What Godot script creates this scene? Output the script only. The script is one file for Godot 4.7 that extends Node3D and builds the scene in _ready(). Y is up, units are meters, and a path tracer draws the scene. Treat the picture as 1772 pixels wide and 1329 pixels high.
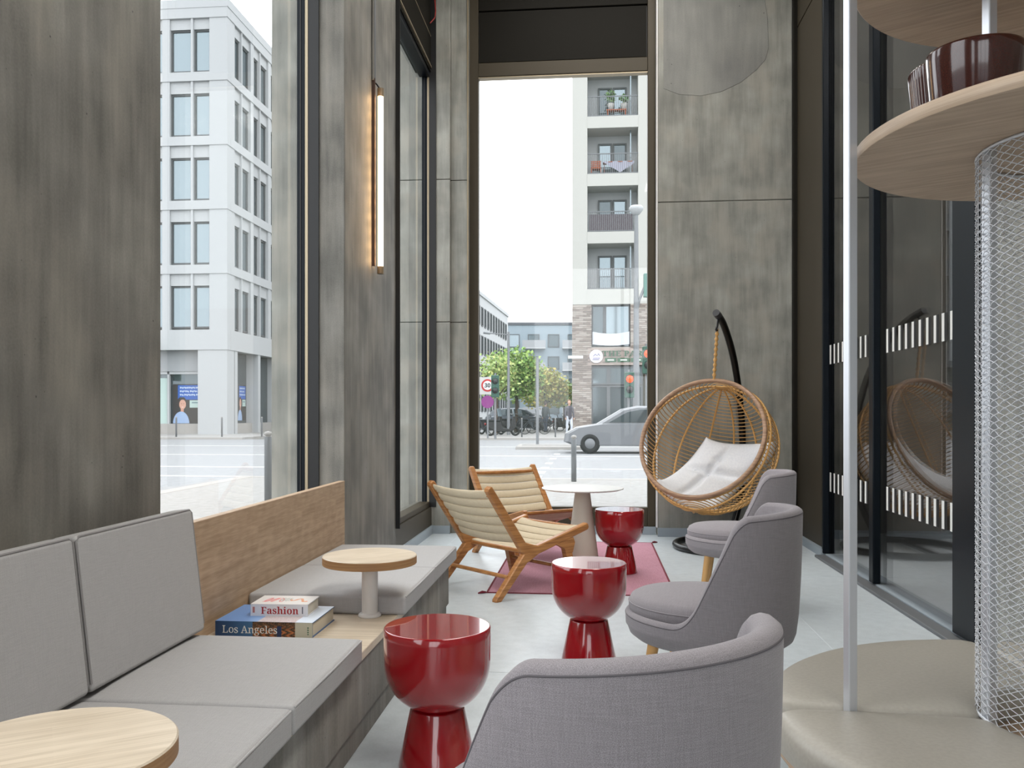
extends Node3D
# A lounge corner of a lobby: concrete piers, tall windows onto a street, bench, tub chairs, hanging chair, display tower.
# Units are metres; the room runs along -z; the eye is at x = 0, z = 0.

const F := 1480.0          # focal length in pixels of the 1772 x 1329 frame
const CX := 886.0
const CY := 714.0          # row of the horizon
const EYE := 1.145
const YAW := 0.0930        # turn of the camera to the left of the room's axis
const WX := -1.50          # face of the left wall's piers
const RX := 1.82           # face of the right wall
const BZ := -8.00          # face of the back wall's piers
const TOP := 5.60          # ceiling

var M := {}
var mesh_store := {}
var rng := RandomNumberGenerator.new()

# ---------------------------------------------------------------- pixels to places
func pt(px: float, py: float, t: float) -> Vector3:
	var xc := (px - CX) / F * t
	var c := cos(YAW)
	var s := sin(YAW)
	return Vector3(xc * c - t * s, EYE - (py - CY) / F * t, -xc * s - t * c)

func on(px: float, py: float, h: float) -> Vector3:
	var p := pt(px, py, (EYE - h) * F / (py - CY))
	p.y = h
	return p

# ---------------------------------------------------------------- nodes
func numbered(called: String) -> String:
	if not has_node(called):
		return called
	var k := 1
	while has_node("%s_%03d" % [called, k]):
		k += 1
	return "%s_%03d" % [called, k]

func thing(called: String, label: String, category: String, at := Vector3.ZERO, turn := 0.0, group := "") -> Node3D:
	var o := Node3D.new()
	o.name = numbered(called)
	add_child(o)
	o.position = at
	o.rotation.y = turn
	o.set_meta("label", label)
	o.set_meta("category", category)
	if group:
		o.set_meta("group", group)
	return o

func structure(called: String, label: String, category: String, at := Vector3.ZERO) -> Node3D:
	var o := thing(called, label, category, at)
	o.set_meta("kind", "structure")
	return o

func copy(src: Node3D, label: String, at: Vector3, turn := 0.0) -> Node3D:
	var r: Node3D = src.duplicate()
	r.name = numbered(String(src.name).rstrip("0123456789").trim_suffix("_"))
	add_child(r)
	r.position = at
	r.rotation.y = turn
	r.set_meta("label", label)
	return r

func part(parent: Node3D, called: String, mesh: Mesh, m: Material, at := Vector3.ZERO) -> MeshInstance3D:
	var o := MeshInstance3D.new()
	o.name = called
	o.mesh = mesh
	o.material_override = m
	o.position = at
	parent.add_child(o, true)
	return o

func bx(parent: Node3D, called: String, m: Material, lo: Vector3, hi: Vector3, b := 0.0) -> MeshInstance3D:
	var size := (hi - lo).abs()
	return part(parent, called, box_mesh(size, b), m, (lo + hi) / 2.0)

# ---------------------------------------------------------------- meshes
func tool() -> SurfaceTool:
	var st := SurfaceTool.new()
	st.begin(Mesh.PRIMITIVE_TRIANGLES)
	return st

func quad(st: SurfaceTool, a: Vector3, b: Vector3, c: Vector3, d: Vector3) -> void:
	for v in [a, b, c, a, c, d]:
		st.add_vertex(v)

func done(st: SurfaceTool, smooth := false) -> ArrayMesh:
	if smooth:
		st.index()
	st.generate_normals()
	return st.commit()

func key_of(v: Vector3, b: float) -> String:
	return "%.4f %.4f %.4f %.4f" % [v.x, v.y, v.z, b]

# a box with chamfered edges
func box_mesh(size: Vector3, b := 0.0) -> Mesh:
	var key := key_of(size, b)
	if mesh_store.has(key):
		return mesh_store[key]
	var st := tool()
	add_box(st, Vector3.ZERO, size, b)
	var m := done(st)
	mesh_store[key] = m
	return m

func add_box(st: SurfaceTool, c: Vector3, size: Vector3, b := 0.0, basis := Basis.IDENTITY) -> void:
	st.set_smooth_group(-1)
	var h := size / 2.0
	if b <= 0.0:
		for ax in 3:
			for s in [-1.0, 1.0]:
				var n := Vector3.ZERO
				n[ax] = s
				var u := Vector3.ZERO
				u[(ax + 1) % 3] = s
				var v := Vector3.ZERO
				v[(ax + 2) % 3] = 1.0
				var q := []
				for k in [[-1, -1], [-1, 1], [1, 1], [1, -1]]:
					q.append(c + basis * ((n + u * k[0] + v * k[1]) * h))
				quad(st, q[0], q[1], q[2], q[3])
		return
	b = minf(b, minf(h.x, minf(h.y, h.z)) * 0.49)
	var f := func(ax: int, sx: float, sy: float, sz: float) -> Vector3:
		var p := Vector3(sx * (h.x - b), sy * (h.y - b), sz * (h.z - b))
		p[ax] = [sx, sy, sz][ax] * h[ax]
		return c + basis * p
	for ax in 3:
		var a1 := (ax + 1) % 3
		var a2 := (ax + 2) % 3
		for s in [-1.0, 1.0]:
			var q := []
			for k in [[-1.0, -1.0], [-1.0, 1.0], [1.0, 1.0], [1.0, -1.0]]:
				var g := [0.0, 0.0, 0.0]
				g[ax] = s
				g[a1] = k[0] * s
				g[a2] = k[1]
				q.append(f.call(ax, g[0], g[1], g[2]))
			quad(st, q[0], q[1], q[2], q[3])
		for s1 in [-1.0, 1.0]:
			for s2 in [-1.0, 1.0]:
				# edge along ax between faces a1 (s1) and a2 (s2)
				var g := [0.0, 0.0, 0.0]
				g[a1] = s1
				g[a2] = s2
				var lo := g.duplicate()
				lo[ax] = -1.0
				var hi := g.duplicate()
				hi[ax] = 1.0
				var q := [f.call(a1, lo[0], lo[1], lo[2]), f.call(a2, lo[0], lo[1], lo[2]), f.call(a2, hi[0], hi[1], hi[2]), f.call(a1, hi[0], hi[1], hi[2])]
				if s1 * s2 > 0:
					quad(st, q[0], q[3], q[2], q[1])
				else:
					quad(st, q[0], q[1], q[2], q[3])
	for sx in [-1.0, 1.0]:
		for sy in [-1.0, 1.0]:
			for sz in [-1.0, 1.0]:
				var q := [f.call(0, sx, sy, sz), f.call(1, sx, sy, sz), f.call(2, sx, sy, sz)]
				if sx * sy * sz > 0:
					q.reverse()
				for v in q:
					st.add_vertex(v)

# a box with truly round edges of radius r, its top swelling by puff in the middle (a cushion)
func soft_box(size: Vector3, r: float, puff := 0.0, corner := 4, flat := 6) -> Mesh:
	var st := tool()
	var h := size / 2.0
	var inner := h - Vector3.ONE * r
	var grid := func(half: float) -> Array:
		var g := []
		for k in corner:
			g.append(-half + r * (1.0 - cos(PI / 2 * k / corner)) if true else 0.0)
		for k in flat + 1:
			g.append(-half + r + (2.0 * half - 2.0 * r) * k / flat)
		for k in range(corner - 1, -1, -1):
			g.append(half - r * (1.0 - cos(PI / 2 * k / corner)))
		return g
	for ax in 3:
		var a1 := (ax + 1) % 3
		var a2 := (ax + 2) % 3
		var g1: Array = grid.call(h[a1])
		var g2: Array = grid.call(h[a2])
		for s in [-1.0, 1.0]:
			var rows := []
			for x in g1:
				var row := []
				for y in g2:
					var p := Vector3.ZERO
					p[ax] = s * h[ax]
					p[a1] = x
					p[a2] = y
					var q := p.clamp(-inner, inner)
					var n := (p - q).normalized()
					var v := q + n * r
					if puff != 0.0 and v.y > 0.0:
						var e := (1.0 - pow(absf(v.x / h.x), 4.0)) * (1.0 - pow(absf(v.z / h.z), 4.0))
						v.y += puff * e * (v.y / h.y)
					row.append([v, n])
				rows.append(row)
			for i in rows.size() - 1:
				for j in rows[0].size() - 1:
					var q := [rows[i][j], rows[i][j + 1], rows[i + 1][j + 1], rows[i + 1][j]]
					if s < 0:
						q.reverse()
					for k in [0, 1, 2, 0, 2, 3]:
						st.set_normal(q[k][1])
						st.add_vertex(q[k][0])
	return st.commit()

# profile: Vector2(radius, height) from bottom to top, turned round the y axis; sharp corners where a point is given twice
func lathe_mesh(profile: Array, seg := 48) -> Mesh:
	var st := tool()
	st.set_smooth_group(0)
	var group := 0
	for i in profile.size() - 1:
		var a: Vector2 = profile[i]
		var b: Vector2 = profile[i + 1]
		if a.is_equal_approx(b):
			group += 1
			continue
		st.set_smooth_group(group)
		for k in seg:
			var u := TAU * k / seg
			var v := TAU * (k + 1) / seg
			var p := [Vector3(a.x * cos(u), a.y, a.x * sin(u)), Vector3(b.x * cos(u), b.y, b.x * sin(u)), Vector3(b.x * cos(v), b.y, b.x * sin(v)), Vector3(a.x * cos(v), a.y, a.x * sin(v))]
			if b.x > 1e-6:
				for q in [p[0], p[1], p[2]]:
					st.add_vertex(q)
			if a.x > 1e-6:
				for q in ([p[0], p[2], p[3]] if b.x > 1e-6 else [p[0], p[1], p[3]]):
					st.add_vertex(q)
	st.generate_normals()
	return st.commit()

# a round bar through points; radius may be a number or an array with one per point
func add_tube(st: SurfaceTool, pts: Array, radius, sides := 8, closed := false, caps := true) -> void:
	st.set_smooth_group(0)
	var n := pts.size()
	var rings := []
	var up := Vector3.UP
	for i in n:
		var a: Vector3 = pts[(i - 1 + n) % n] if closed else pts[maxi(i - 1, 0)]
		var b: Vector3 = pts[(i + 1) % n] if closed else pts[mini(i + 1, n - 1)]
		var d := (b - a).normalized()
		if i == 0:
			up = Vector3.RIGHT if absf(d.y) > 0.9 else Vector3.UP
		var x := up.cross(d).normalized()
		up = d.cross(x).normalized()
		var r: float = radius[i] if radius is Array else radius
		var ring := []
		for k in sides:
			var w := TAU * k / sides
			ring.append(pts[i] + (x * cos(w) + up * sin(w)) * r)
		rings.append(ring)
	for i in (n if closed else n - 1):
		var a: Array = rings[i]
		var b: Array = rings[(i + 1) % n]
		var shift := 0
		if closed and i == n - 1:
			var best := 1e9
			for s in sides:
				var dd: float = a[0].distance_to(b[s])
				if dd < best:
					best = dd
					shift = s
		for k in sides:
			var k2 := (k + 1) % sides
			quad(st, a[k], a[k2], b[(k2 + shift) % sides], b[(k + shift) % sides])
	if caps and not closed:
		st.set_smooth_group(-1)
		for k in range(1, sides - 1):
			for q in [rings[0][0], rings[0][k + 1], rings[0][k], rings[n - 1][0], rings[n - 1][k], rings[n - 1][k + 1]]:
				st.add_vertex(q)

func tube_mesh(pts: Array, radius, sides := 8, closed := false) -> Mesh:
	var st := tool()
	add_tube(st, pts, radius, sides, closed)
	st.generate_normals()
	return st.commit()

# a flat outline (x, y) given a thickness along z, edges chamfered
func plate_mesh(outline: PackedVector2Array, thick: float, b := 0.004) -> Mesh:
	var st := tool()
	st.set_smooth_group(-1)
	if not Geometry2D.is_polygon_clockwise(outline):
		outline.reverse()
	var small := outline
	var shrunk := Geometry2D.offset_polygon(outline, -b, Geometry2D.JOIN_MITER)
	if b > 0 and shrunk.size() == 1 and shrunk[0].size() == outline.size():
		small = shrunk[0]
		if not Geometry2D.is_polygon_clockwise(small):
			small.reverse()
		# line the two rings up
		var best := 1e9
		var off := 0
		for s in small.size():
			var dd := small[s].distance_to(outline[0])
			if dd < best:
				best = dd
				off = s
		var turned := PackedVector2Array()
		for k in small.size():
			turned.append(small[(k + off) % small.size()])
		small = turned
	else:
		b = 0.0
	var z := thick / 2.0
	var tri := Geometry2D.triangulate_polygon(small)
	for k in range(0, tri.size(), 3):
		var q := [small[tri[k]], small[tri[k + 1]], small[tri[k + 2]]]
		if (q[1] - q[0]).cross(q[2] - q[0]) > 0:
			q.reverse()
		for v in q:
			st.add_vertex(Vector3(v.x, v.y, z))
		q.reverse()
		for v in q:
			st.add_vertex(Vector3(v.x, v.y, -z))
	var n := outline.size()
	for k in n:
		var a := outline[k]
		var c := outline[(k + 1) % n]
		var zz := z - b
		quad(st, Vector3(a.x, a.y, -zz), Vector3(c.x, c.y, -zz), Vector3(c.x, c.y, zz), Vector3(a.x, a.y, zz))
		if b > 0:
			var sa := small[k]
			var sc := small[(k + 1) % n]
			quad(st, Vector3(a.x, a.y, zz), Vector3(c.x, c.y, zz), Vector3(sc.x, sc.y, z), Vector3(sa.x, sa.y, z))
			quad(st, Vector3(c.x, c.y, -zz), Vector3(a.x, a.y, -zz), Vector3(sa.x, sa.y, -z), Vector3(sc.x, sc.y, -z))
	st.generate_normals()
	return st.commit()

# a flat sheet with texture coordinates, facing n, u to the right as one looks at it
func print_mesh(w: float, h: float) -> Mesh:
	var m := QuadMesh.new()
	m.size = Vector2(w, h)
	return m

# ---------------------------------------------------------------- textures and materials
func noise_image(side: int, freq: float, sd: int, octaves := 4, type := FastNoiseLite.TYPE_SIMPLEX_SMOOTH, stretch_y := 1) -> Image:
	var n := FastNoiseLite.new()
	n.noise_type = type
	n.seed = sd
	n.frequency = freq
	n.fractal_octaves = octaves
	var im := n.get_seamless_image(side, maxi(side / stretch_y, 8))
	if stretch_y > 1:
		im.resize(side, side, Image.INTERPOLATE_CUBIC)
	im.convert(Image.FORMAT_L8)
	return im

func concrete_image(side: int, sd: int, dark: Color, light: Color, warm: Color) -> Image:
	var blot := noise_image(side, 0.0045, sd, 5).get_data()
	var streak := noise_image(side, 0.020, sd + 1, 4, FastNoiseLite.TYPE_SIMPLEX_SMOOTH, 8).get_data()
	var thin := noise_image(side, 0.10, sd + 2, 3, FastNoiseLite.TYPE_SIMPLEX_SMOOTH, 16).get_data()
	var fine := noise_image(side, 0.25, sd + 3, 2).get_data()
	var tone := noise_image(side, 0.004, sd + 4, 3).get_data()
	var out := PackedByteArray()
	out.resize(side * side * 3)
	for i in side * side:
		var v := 0.5 + (blot[i] - 128) / 128.0 * 0.42 + (streak[i] - 128) / 128.0 * 0.30 + (thin[i] - 128) / 128.0 * 0.12 + (fine[i] - 128) / 128.0 * 0.12
		v = clampf(v, 0.0, 1.0)
		var w := clampf((tone[i] - 110) / 60.0, 0.0, 1.0) * 0.5
		out[i * 3] = int(255 * lerpf(lerpf(dark.r, light.r, v), warm.r, w * v))
		out[i * 3 + 1] = int(255 * lerpf(lerpf(dark.g, light.g, v), warm.g, w * v))
		out[i * 3 + 2] = int(255 * lerpf(lerpf(dark.b, light.b, v), warm.b, w * v))
	var im := Image.create_from_data(side, side, false, Image.FORMAT_RGB8, out)
	rng.seed = sd
	for k in int(side * side / 9000.0):
		var x := rng.randi_range(1, side - 3)
		var y := rng.randi_range(1, side - 3)
		var s := 1 if rng.randf() < 0.75 else 2
		im.fill_rect(Rect2i(x, y, s, s), dark.darkened(0.35))
	return im

func streak_image(side: int, sd: int, dark: Color, light: Color, f1 := 0.02, f2 := 0.12, stretch := 24) -> Image:
	# grain running along u
	var a := noise_image(side, f1, sd, 4, FastNoiseLite.TYPE_SIMPLEX_SMOOTH, stretch)
	var b := noise_image(side, f2, sd + 1, 3, FastNoiseLite.TYPE_SIMPLEX_SMOOTH, stretch)
	var c := noise_image(side, 0.006, sd + 2, 2)
	var da := a.get_data()
	var db := b.get_data()
	var dc := c.get_data()
	var out := PackedByteArray()
	out.resize(side * side * 3)
	for y in side:
		for x in side:
			var i := y * side + x
			var j := x * side + y   # turned, so that the grain runs along u
			var v := clampf(0.55 + (da[j] - 128) / 128.0 * 0.5 + (db[j] - 128) / 128.0 * 0.4 + (dc[i] - 128) / 128.0 * 0.2, 0.0, 1.0)
			out[i * 3] = int(255 * lerpf(dark.r, light.r, v))
			out[i * 3 + 1] = int(255 * lerpf(dark.g, light.g, v))
			out[i * 3 + 2] = int(255 * lerpf(dark.b, light.b, v))
	return Image.create_from_data(side, side, false, Image.FORMAT_RGB8, out)

func cloth_image(side: int, sd: int, dark: Color, light: Color, pitch := 4) -> Image:
	var a := noise_image(side, 0.30, sd, 2).get_data()
	var u := noise_image(side, 0.12, sd + 1, 2, FastNoiseLite.TYPE_SIMPLEX_SMOOTH, 16).get_data()
	var out := PackedByteArray()
	out.resize(side * side * 3)
	for y in side:
		for x in side:
			var i := y * side + x
			var j := x * side + y
			var over := ((x / pitch) + (y / pitch)) % 2 == 0
			var thread: float = (u[i] if over else u[j]) - 128
			var edge := absf(float(x % pitch) - (pitch - 1) / 2.0) if over else absf(float(y % pitch) - (pitch - 1) / 2.0)
			var v := clampf(0.55 + thread / 128.0 * 0.20 + (a[i] - 128) / 128.0 * 0.60 - edge * 0.10, 0.0, 1.0)
			out[i * 3] = int(255 * lerpf(dark.r, light.r, v))
			out[i * 3 + 1] = int(255 * lerpf(dark.g, light.g, v))
			out[i * 3 + 2] = int(255 * lerpf(dark.b, light.b, v))
	return Image.create_from_data(side, side, false, Image.FORMAT_RGB8, out)

func mat(color: Color, rough := 0.7, metal := 0.0) -> StandardMaterial3D:
	var m := StandardMaterial3D.new()
	m.albedo_color = color
	m.roughness = rough
	m.metallic = metal
	return m

func tri_mat(im: Image, metres: Vector3, rough := 0.7, world := false, relief := 0.0, tint := Color.WHITE) -> StandardMaterial3D:
	var m := mat(tint, rough)
	var t := ImageTexture.create_from_image(im)
	m.albedo_texture = t
	m.uv1_triplanar = true
	m.uv1_world_triplanar = world
	m.uv1_triplanar_sharpness = 8.0
	m.uv1_scale = Vector3(1.0 / metres.x, 1.0 / metres.y, 1.0 / metres.z)
	if relief > 0.0:
		m.heightmap_enabled = true
		m.heightmap_texture = t
		m.heightmap_scale = relief
	return m

func glass(alpha := 0.045, tint := Color(0.78, 0.90, 0.88)) -> StandardMaterial3D:
	var m := mat(Color(tint, alpha), 0.0)
	m.transparency = BaseMaterial3D.TRANSPARENCY_ALPHA
	return m

func make_materials() -> void:
	var conc := concrete_image(1024, 11, Color(0.345, 0.338, 0.317), Color(0.53, 0.52, 0.495), Color(0.515, 0.49, 0.447))
	M.concrete = tri_mat(conc, Vector3(2.6, 2.6, 2.6), 0.66, true, 0.08)
	var conc2 := concrete_image(1024, 23, Color(0.44, 0.44, 0.418), Color(0.60, 0.60, 0.572), Color(0.58, 0.552, 0.507))
	M.concrete_pale = tri_mat(conc2, Vector3(2.2, 2.2, 2.2), 0.72, true, 0.08)
	M.concrete_bench = tri_mat(concrete_image(512, 31, Color(0.38, 0.37, 0.35), Color(0.60, 0.59, 0.57), Color(0.58, 0.55, 0.50)), Vector3(1.5, 1.5, 1.5), 0.7, true)
	M.patch = concrete_image(512, 47, Color(0.40, 0.40, 0.39), Color(0.52, 0.52, 0.50), Color(0.50, 0.49, 0.46))
	M.tile = tri_mat(noise_rgb(512, 51, Color(0.71, 0.74, 0.755), Color(0.765, 0.795, 0.81)), Vector3(2.3, 2.3, 2.3), 0.34, true)
	M.tile.metallic_specular = 0.5
	M.grout = mat(Color(0.80, 0.82, 0.83), 0.8)
	M.skirting = mat(Color(0.56, 0.60, 0.63), 0.5)
	M.bronze = mat(Color(0.25, 0.225, 0.18), 0.45, 0.15)
	M.bronze_dark = mat(Color(0.105, 0.098, 0.082), 0.55, 0.0)
	M.bronze_dark.metallic_specular = 0.2
	M.bronze.metallic_specular = 0.35
	M.champagne = mat(Color(0.62, 0.57, 0.48), 0.35, 0.5)
	M.gasket = mat(Color(0.03, 0.03, 0.035), 0.5)
	M.frame_blue = mat(Color(0.05, 0.075, 0.10), 0.35, 0.2)
	M.frame_blue.metallic_specular = 0.3
	M.glass = glass()  # green tint; its pale alpha also puts a whitening haze into the panes
	M.glass_door = glass(0.03, Color(0.1, 0.11, 0.12))
	M.oak = tri_mat(streak_image(1024, 61, Color(0.60, 0.50, 0.40), Color(0.715, 0.615, 0.51)), Vector3(0.9, 0.55, 0.55), 0.5)
	M.oak_pale = tri_mat(streak_image(1024, 67, Color(0.73, 0.67, 0.585), Color(0.83, 0.775, 0.695)), Vector3(0.9, 0.55, 0.55), 0.42)
	M.oak_shelf = tri_mat(streak_image(1024, 69, Color(0.65, 0.565, 0.48), Color(0.75, 0.665, 0.575)), Vector3(0.9, 0.55, 0.55), 0.5)
	M.oak_edge = tri_mat(streak_image(256, 71, Color(0.58, 0.43, 0.28), Color(0.70, 0.55, 0.38)), Vector3(0.4, 0.3, 0.4), 0.55)
	M.teak = tri_mat(streak_image(512, 73, Color(0.56, 0.36, 0.19), Color(0.76, 0.54, 0.32)), Vector3(0.5, 0.25, 0.25), 0.38)
	M.rope = tri_mat(cloth_image(512, 79, Color(0.72, 0.65, 0.53), Color(0.97, 0.93, 0.84), 8), Vector3(0.22, 0.22, 0.22), 0.8, false, 0.35)
	M.rattan = mat(Color(0.76, 0.60, 0.38), 0.45)
	M.rattan_rib = mat(Color(0.77, 0.59, 0.34), 0.5)
	M.rattan_rim = tri_mat(streak_image(256, 83, Color(0.50, 0.38, 0.29), Color(0.66, 0.53, 0.42)), Vector3(0.2, 0.1, 0.2), 0.4)
	M.black_metal = mat(Color(0.035, 0.037, 0.04), 0.32, 0.3)
	M.cushion = tri_mat(cloth_image(512, 89, Color(0.58, 0.575, 0.575), Color(0.73, 0.725, 0.725), 2), Vector3(0.26, 0.26, 0.26), 0.9, false, 0.03)
	M.seam = mat(Color(0.52, 0.51, 0.51), 0.9)
	M.tub = tri_mat(cloth_image(512, 97, Color(0.425, 0.406, 0.42), Color(0.65, 0.626, 0.642), 4), Vector3(0.24, 0.24, 0.24), 0.92, false, 0.06)
	M.tub.rim_enabled = true
	M.tub.rim = 0.25
	M.tub.rim_tint = 0.5
	M.tub_seam = mat(Color(0.36, 0.345, 0.36), 0.9)
	M.leg_oak = mat(Color(0.75, 0.58, 0.36), 0.45)
	M.red = mat(Color(0.56, 0.015, 0.065), 0.16)
	M.red.clearcoat_enabled = true
	M.red.clearcoat = 1.0
	M.red.clearcoat_roughness = 0.02
	M.leather = tri_mat(noise_rgb(256, 101, Color(0.60, 0.58, 0.54), Color(0.64, 0.62, 0.58)), Vector3(0.2, 0.2, 0.2), 0.42)
	M.leather_seam = mat(Color(0.45, 0.43, 0.39), 0.6)
	M.white_top = mat(Color(0.90, 0.90, 0.89), 0.25)
	M.cone = mat(Color(0.80, 0.77, 0.71), 0.6)
	M.enamel = mat(Color(0.86, 0.85, 0.84), 0.35)
	M.rug = tri_mat(cloth_image(512, 103, Color(0.56, 0.36, 0.42), Color(0.84, 0.66, 0.71), 4), Vector3(0.5, 0.5, 0.5), 0.95, false, 0.2)
	M.rug_edge = mat(Color(0.42, 0.11, 0.17), 0.9)
	M.steel = mat(Color(0.80, 0.81, 0.83), 0.30, 0.55)
	M.wire = mat(Color(0.84, 0.85, 0.87), 0.35, 0.35)
	M.pot = mat(Color(0.25, 0.105, 0.09), 0.18)
	M.pot.clearcoat_enabled = true
	M.pot.clearcoat = 0.5
	M.pot.clearcoat_roughness = 0.03
	M.pot_speckle = tri_mat(speckle(256, Color(0.24, 0.105, 0.08), Color(0.45, 0.28, 0.18)), Vector3(0.12, 0.12, 0.12), 0.14)
	M.pot_speckle.clearcoat_enabled = true
	M.pot_speckle.clearcoat = 0.5
	M.pot_speckle.clearcoat_roughness = 0.03
	M.white_cloth = tri_mat(noise_rgb(256, 107, Color(0.86, 0.87, 0.89), Color(0.92, 0.925, 0.935)), Vector3(0.3, 0.3, 0.3), 0.9)
	M.dash = mat(Color(0.88, 0.88, 0.86), 0.6)
	M.dash_reflection = mat(Color(0.03, 0.03, 0.03), 0.6)
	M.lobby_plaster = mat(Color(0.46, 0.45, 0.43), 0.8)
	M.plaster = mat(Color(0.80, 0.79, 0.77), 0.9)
	# outside
	M.facade = mat(Color(0.62, 0.63, 0.635), 0.85)
	M.facade_grey = mat(Color(0.55, 0.56, 0.57), 0.85)
	M.facade_warm = mat(Color(0.62, 0.62, 0.60), 0.85)
	M.facade_blue = mat(Color(0.50, 0.55, 0.58), 0.85)
	M.roof_dark = mat(Color(0.30, 0.31, 0.33), 0.8)
	M.mortar = mat(Color(0.56, 0.54, 0.51), 0.9)
	M.brick_a = mat(Color(0.50, 0.46, 0.43), 0.9)
	M.brick_b = mat(Color(0.44, 0.40, 0.375), 0.9)
	M.brick_c = mat(Color(0.56, 0.53, 0.50), 0.9)
	M.far_pane = mat(Color(0.455, 0.50, 0.52), 0.06, 0.6)
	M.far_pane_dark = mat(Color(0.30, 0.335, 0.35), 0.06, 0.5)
	M.far_frame = mat(Color(0.27, 0.28, 0.29), 0.6)
	M.railing = mat(Color(0.36, 0.37, 0.38), 0.5, 0.3)
	M.asphalt = tri_mat(noise_rgb(512, 113, Color(0.455, 0.46, 0.465), Color(0.515, 0.52, 0.525)), Vector3(6, 6, 6), 0.75, true)
	M.paving = tri_mat(noise_rgb(512, 127, Color(0.48, 0.475, 0.465), Color(0.56, 0.555, 0.545)), Vector3(4, 4, 4), 0.85, true)
	M.kerb = mat(Color(0.56, 0.55, 0.535), 0.85)
	M.paint = mat(Color(0.66, 0.66, 0.65), 0.8)
	M.pole = mat(Color(0.42, 0.43, 0.44), 0.5, 0.3)
	M.signal_green = mat(Color(0.10, 0.27, 0.22), 0.5)
	M.bark = mat(Color(0.25, 0.20, 0.16), 0.9)
	M.leaf = mat(Color.WHITE, 0.7)
	M.leaf.vertex_color_use_as_albedo = true
	M.leaf.backlight_enabled = true
	M.leaf.backlight = Color(0.45, 0.45, 0.45)
	M.skin_cloth = mat(Color.WHITE, 0.85)
	M.skin_cloth.vertex_color_use_as_albedo = true
	M.tyre = mat(Color(0.05, 0.05, 0.05), 0.8)

func noise_rgb(side: int, sd: int, dark: Color, light: Color) -> Image:
	var a := noise_image(side, 0.05, sd, 4).get_data()
	var b := noise_image(side, 0.4, sd + 1, 2).get_data()
	var out := PackedByteArray()
	out.resize(side * side * 3)
	for i in side * side:
		var v := clampf(0.5 + (a[i] - 128) / 128.0 * 0.5 + (b[i] - 128) / 128.0 * 0.4, 0.0, 1.0)
		out[i * 3] = int(255 * lerpf(dark.r, light.r, v))
		out[i * 3 + 1] = int(255 * lerpf(dark.g, light.g, v))
		out[i * 3 + 2] = int(255 * lerpf(dark.b, light.b, v))
	return Image.create_from_data(side, side, false, Image.FORMAT_RGB8, out)

func speckle(side: int, base: Color, dot: Color) -> Image:
	var im := Image.create(side, side, false, Image.FORMAT_RGB8)
	im.fill(base)
	rng.seed = 5
	for k in side * side / 22:
		im.set_pixel(rng.randi() % side, rng.randi() % side, base.lerp(dot, rng.randf()))
	return im

# ================================================================ the scene
func _ready() -> void:
	rng.seed = 1
	make_camera_and_light()
	make_materials()
	make_room()
	make_back_wall()
	make_left_wall()
	make_right_wall()
	make_street()
	make_bench()
	make_side_tables()
	make_books()
	make_red_tables()
	make_tub_chairs()
	make_rug_and_white_table()
	make_lounge_chairs()
	make_hanging_chair()
	make_tower()
	make_wall_lamp()
	make_office_building()
	make_balcony_building()
	make_far_buildings()
	make_trees()
	make_street_things()

func make_camera_and_light() -> void:
	var cam := Camera3D.new()
	cam.name = "camera"
	cam.projection = Camera3D.PROJECTION_FRUSTUM
	cam.near = 0.05
	cam.far = 600.0
	cam.size = 0.05 * 1329.0 / F
	cam.frustum_offset = Vector2(0, 0.05 * (CY - 664.5) / F)
	cam.position = Vector3(0, EYE, 0)
	cam.rotation.y = YAW
	cam.current = true
	add_child(cam)
	var we := WorldEnvironment.new()
	we.name = "world"
	var e := Environment.new()
	e.background_mode = Environment.BG_SKY
	var sky := Sky.new()
	var sm := ProceduralSkyMaterial.new()      # an overcast sky, a little brighter overhead
	sm.sky_top_color = Color(0.97, 0.985, 1.0)
	sm.sky_horizon_color = Color(0.94, 0.955, 0.97)
	sm.ground_horizon_color = Color(0.60, 0.60, 0.60)
	sm.ground_bottom_color = Color(0.55, 0.55, 0.55)
	sm.sky_curve = 0.2
	sky.sky_material = sm
	e.sky = sky
	e.background_energy_multiplier = 1.0
	e.tonemap_mode = Environment.TONE_MAPPER_LINEAR
	e.tonemap_exposure = 4.2
	e.sdfgi_enabled = true
	e.ssao_enabled = true
	e.ssil_enabled = true
	we.environment = e
	add_child(we)

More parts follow.
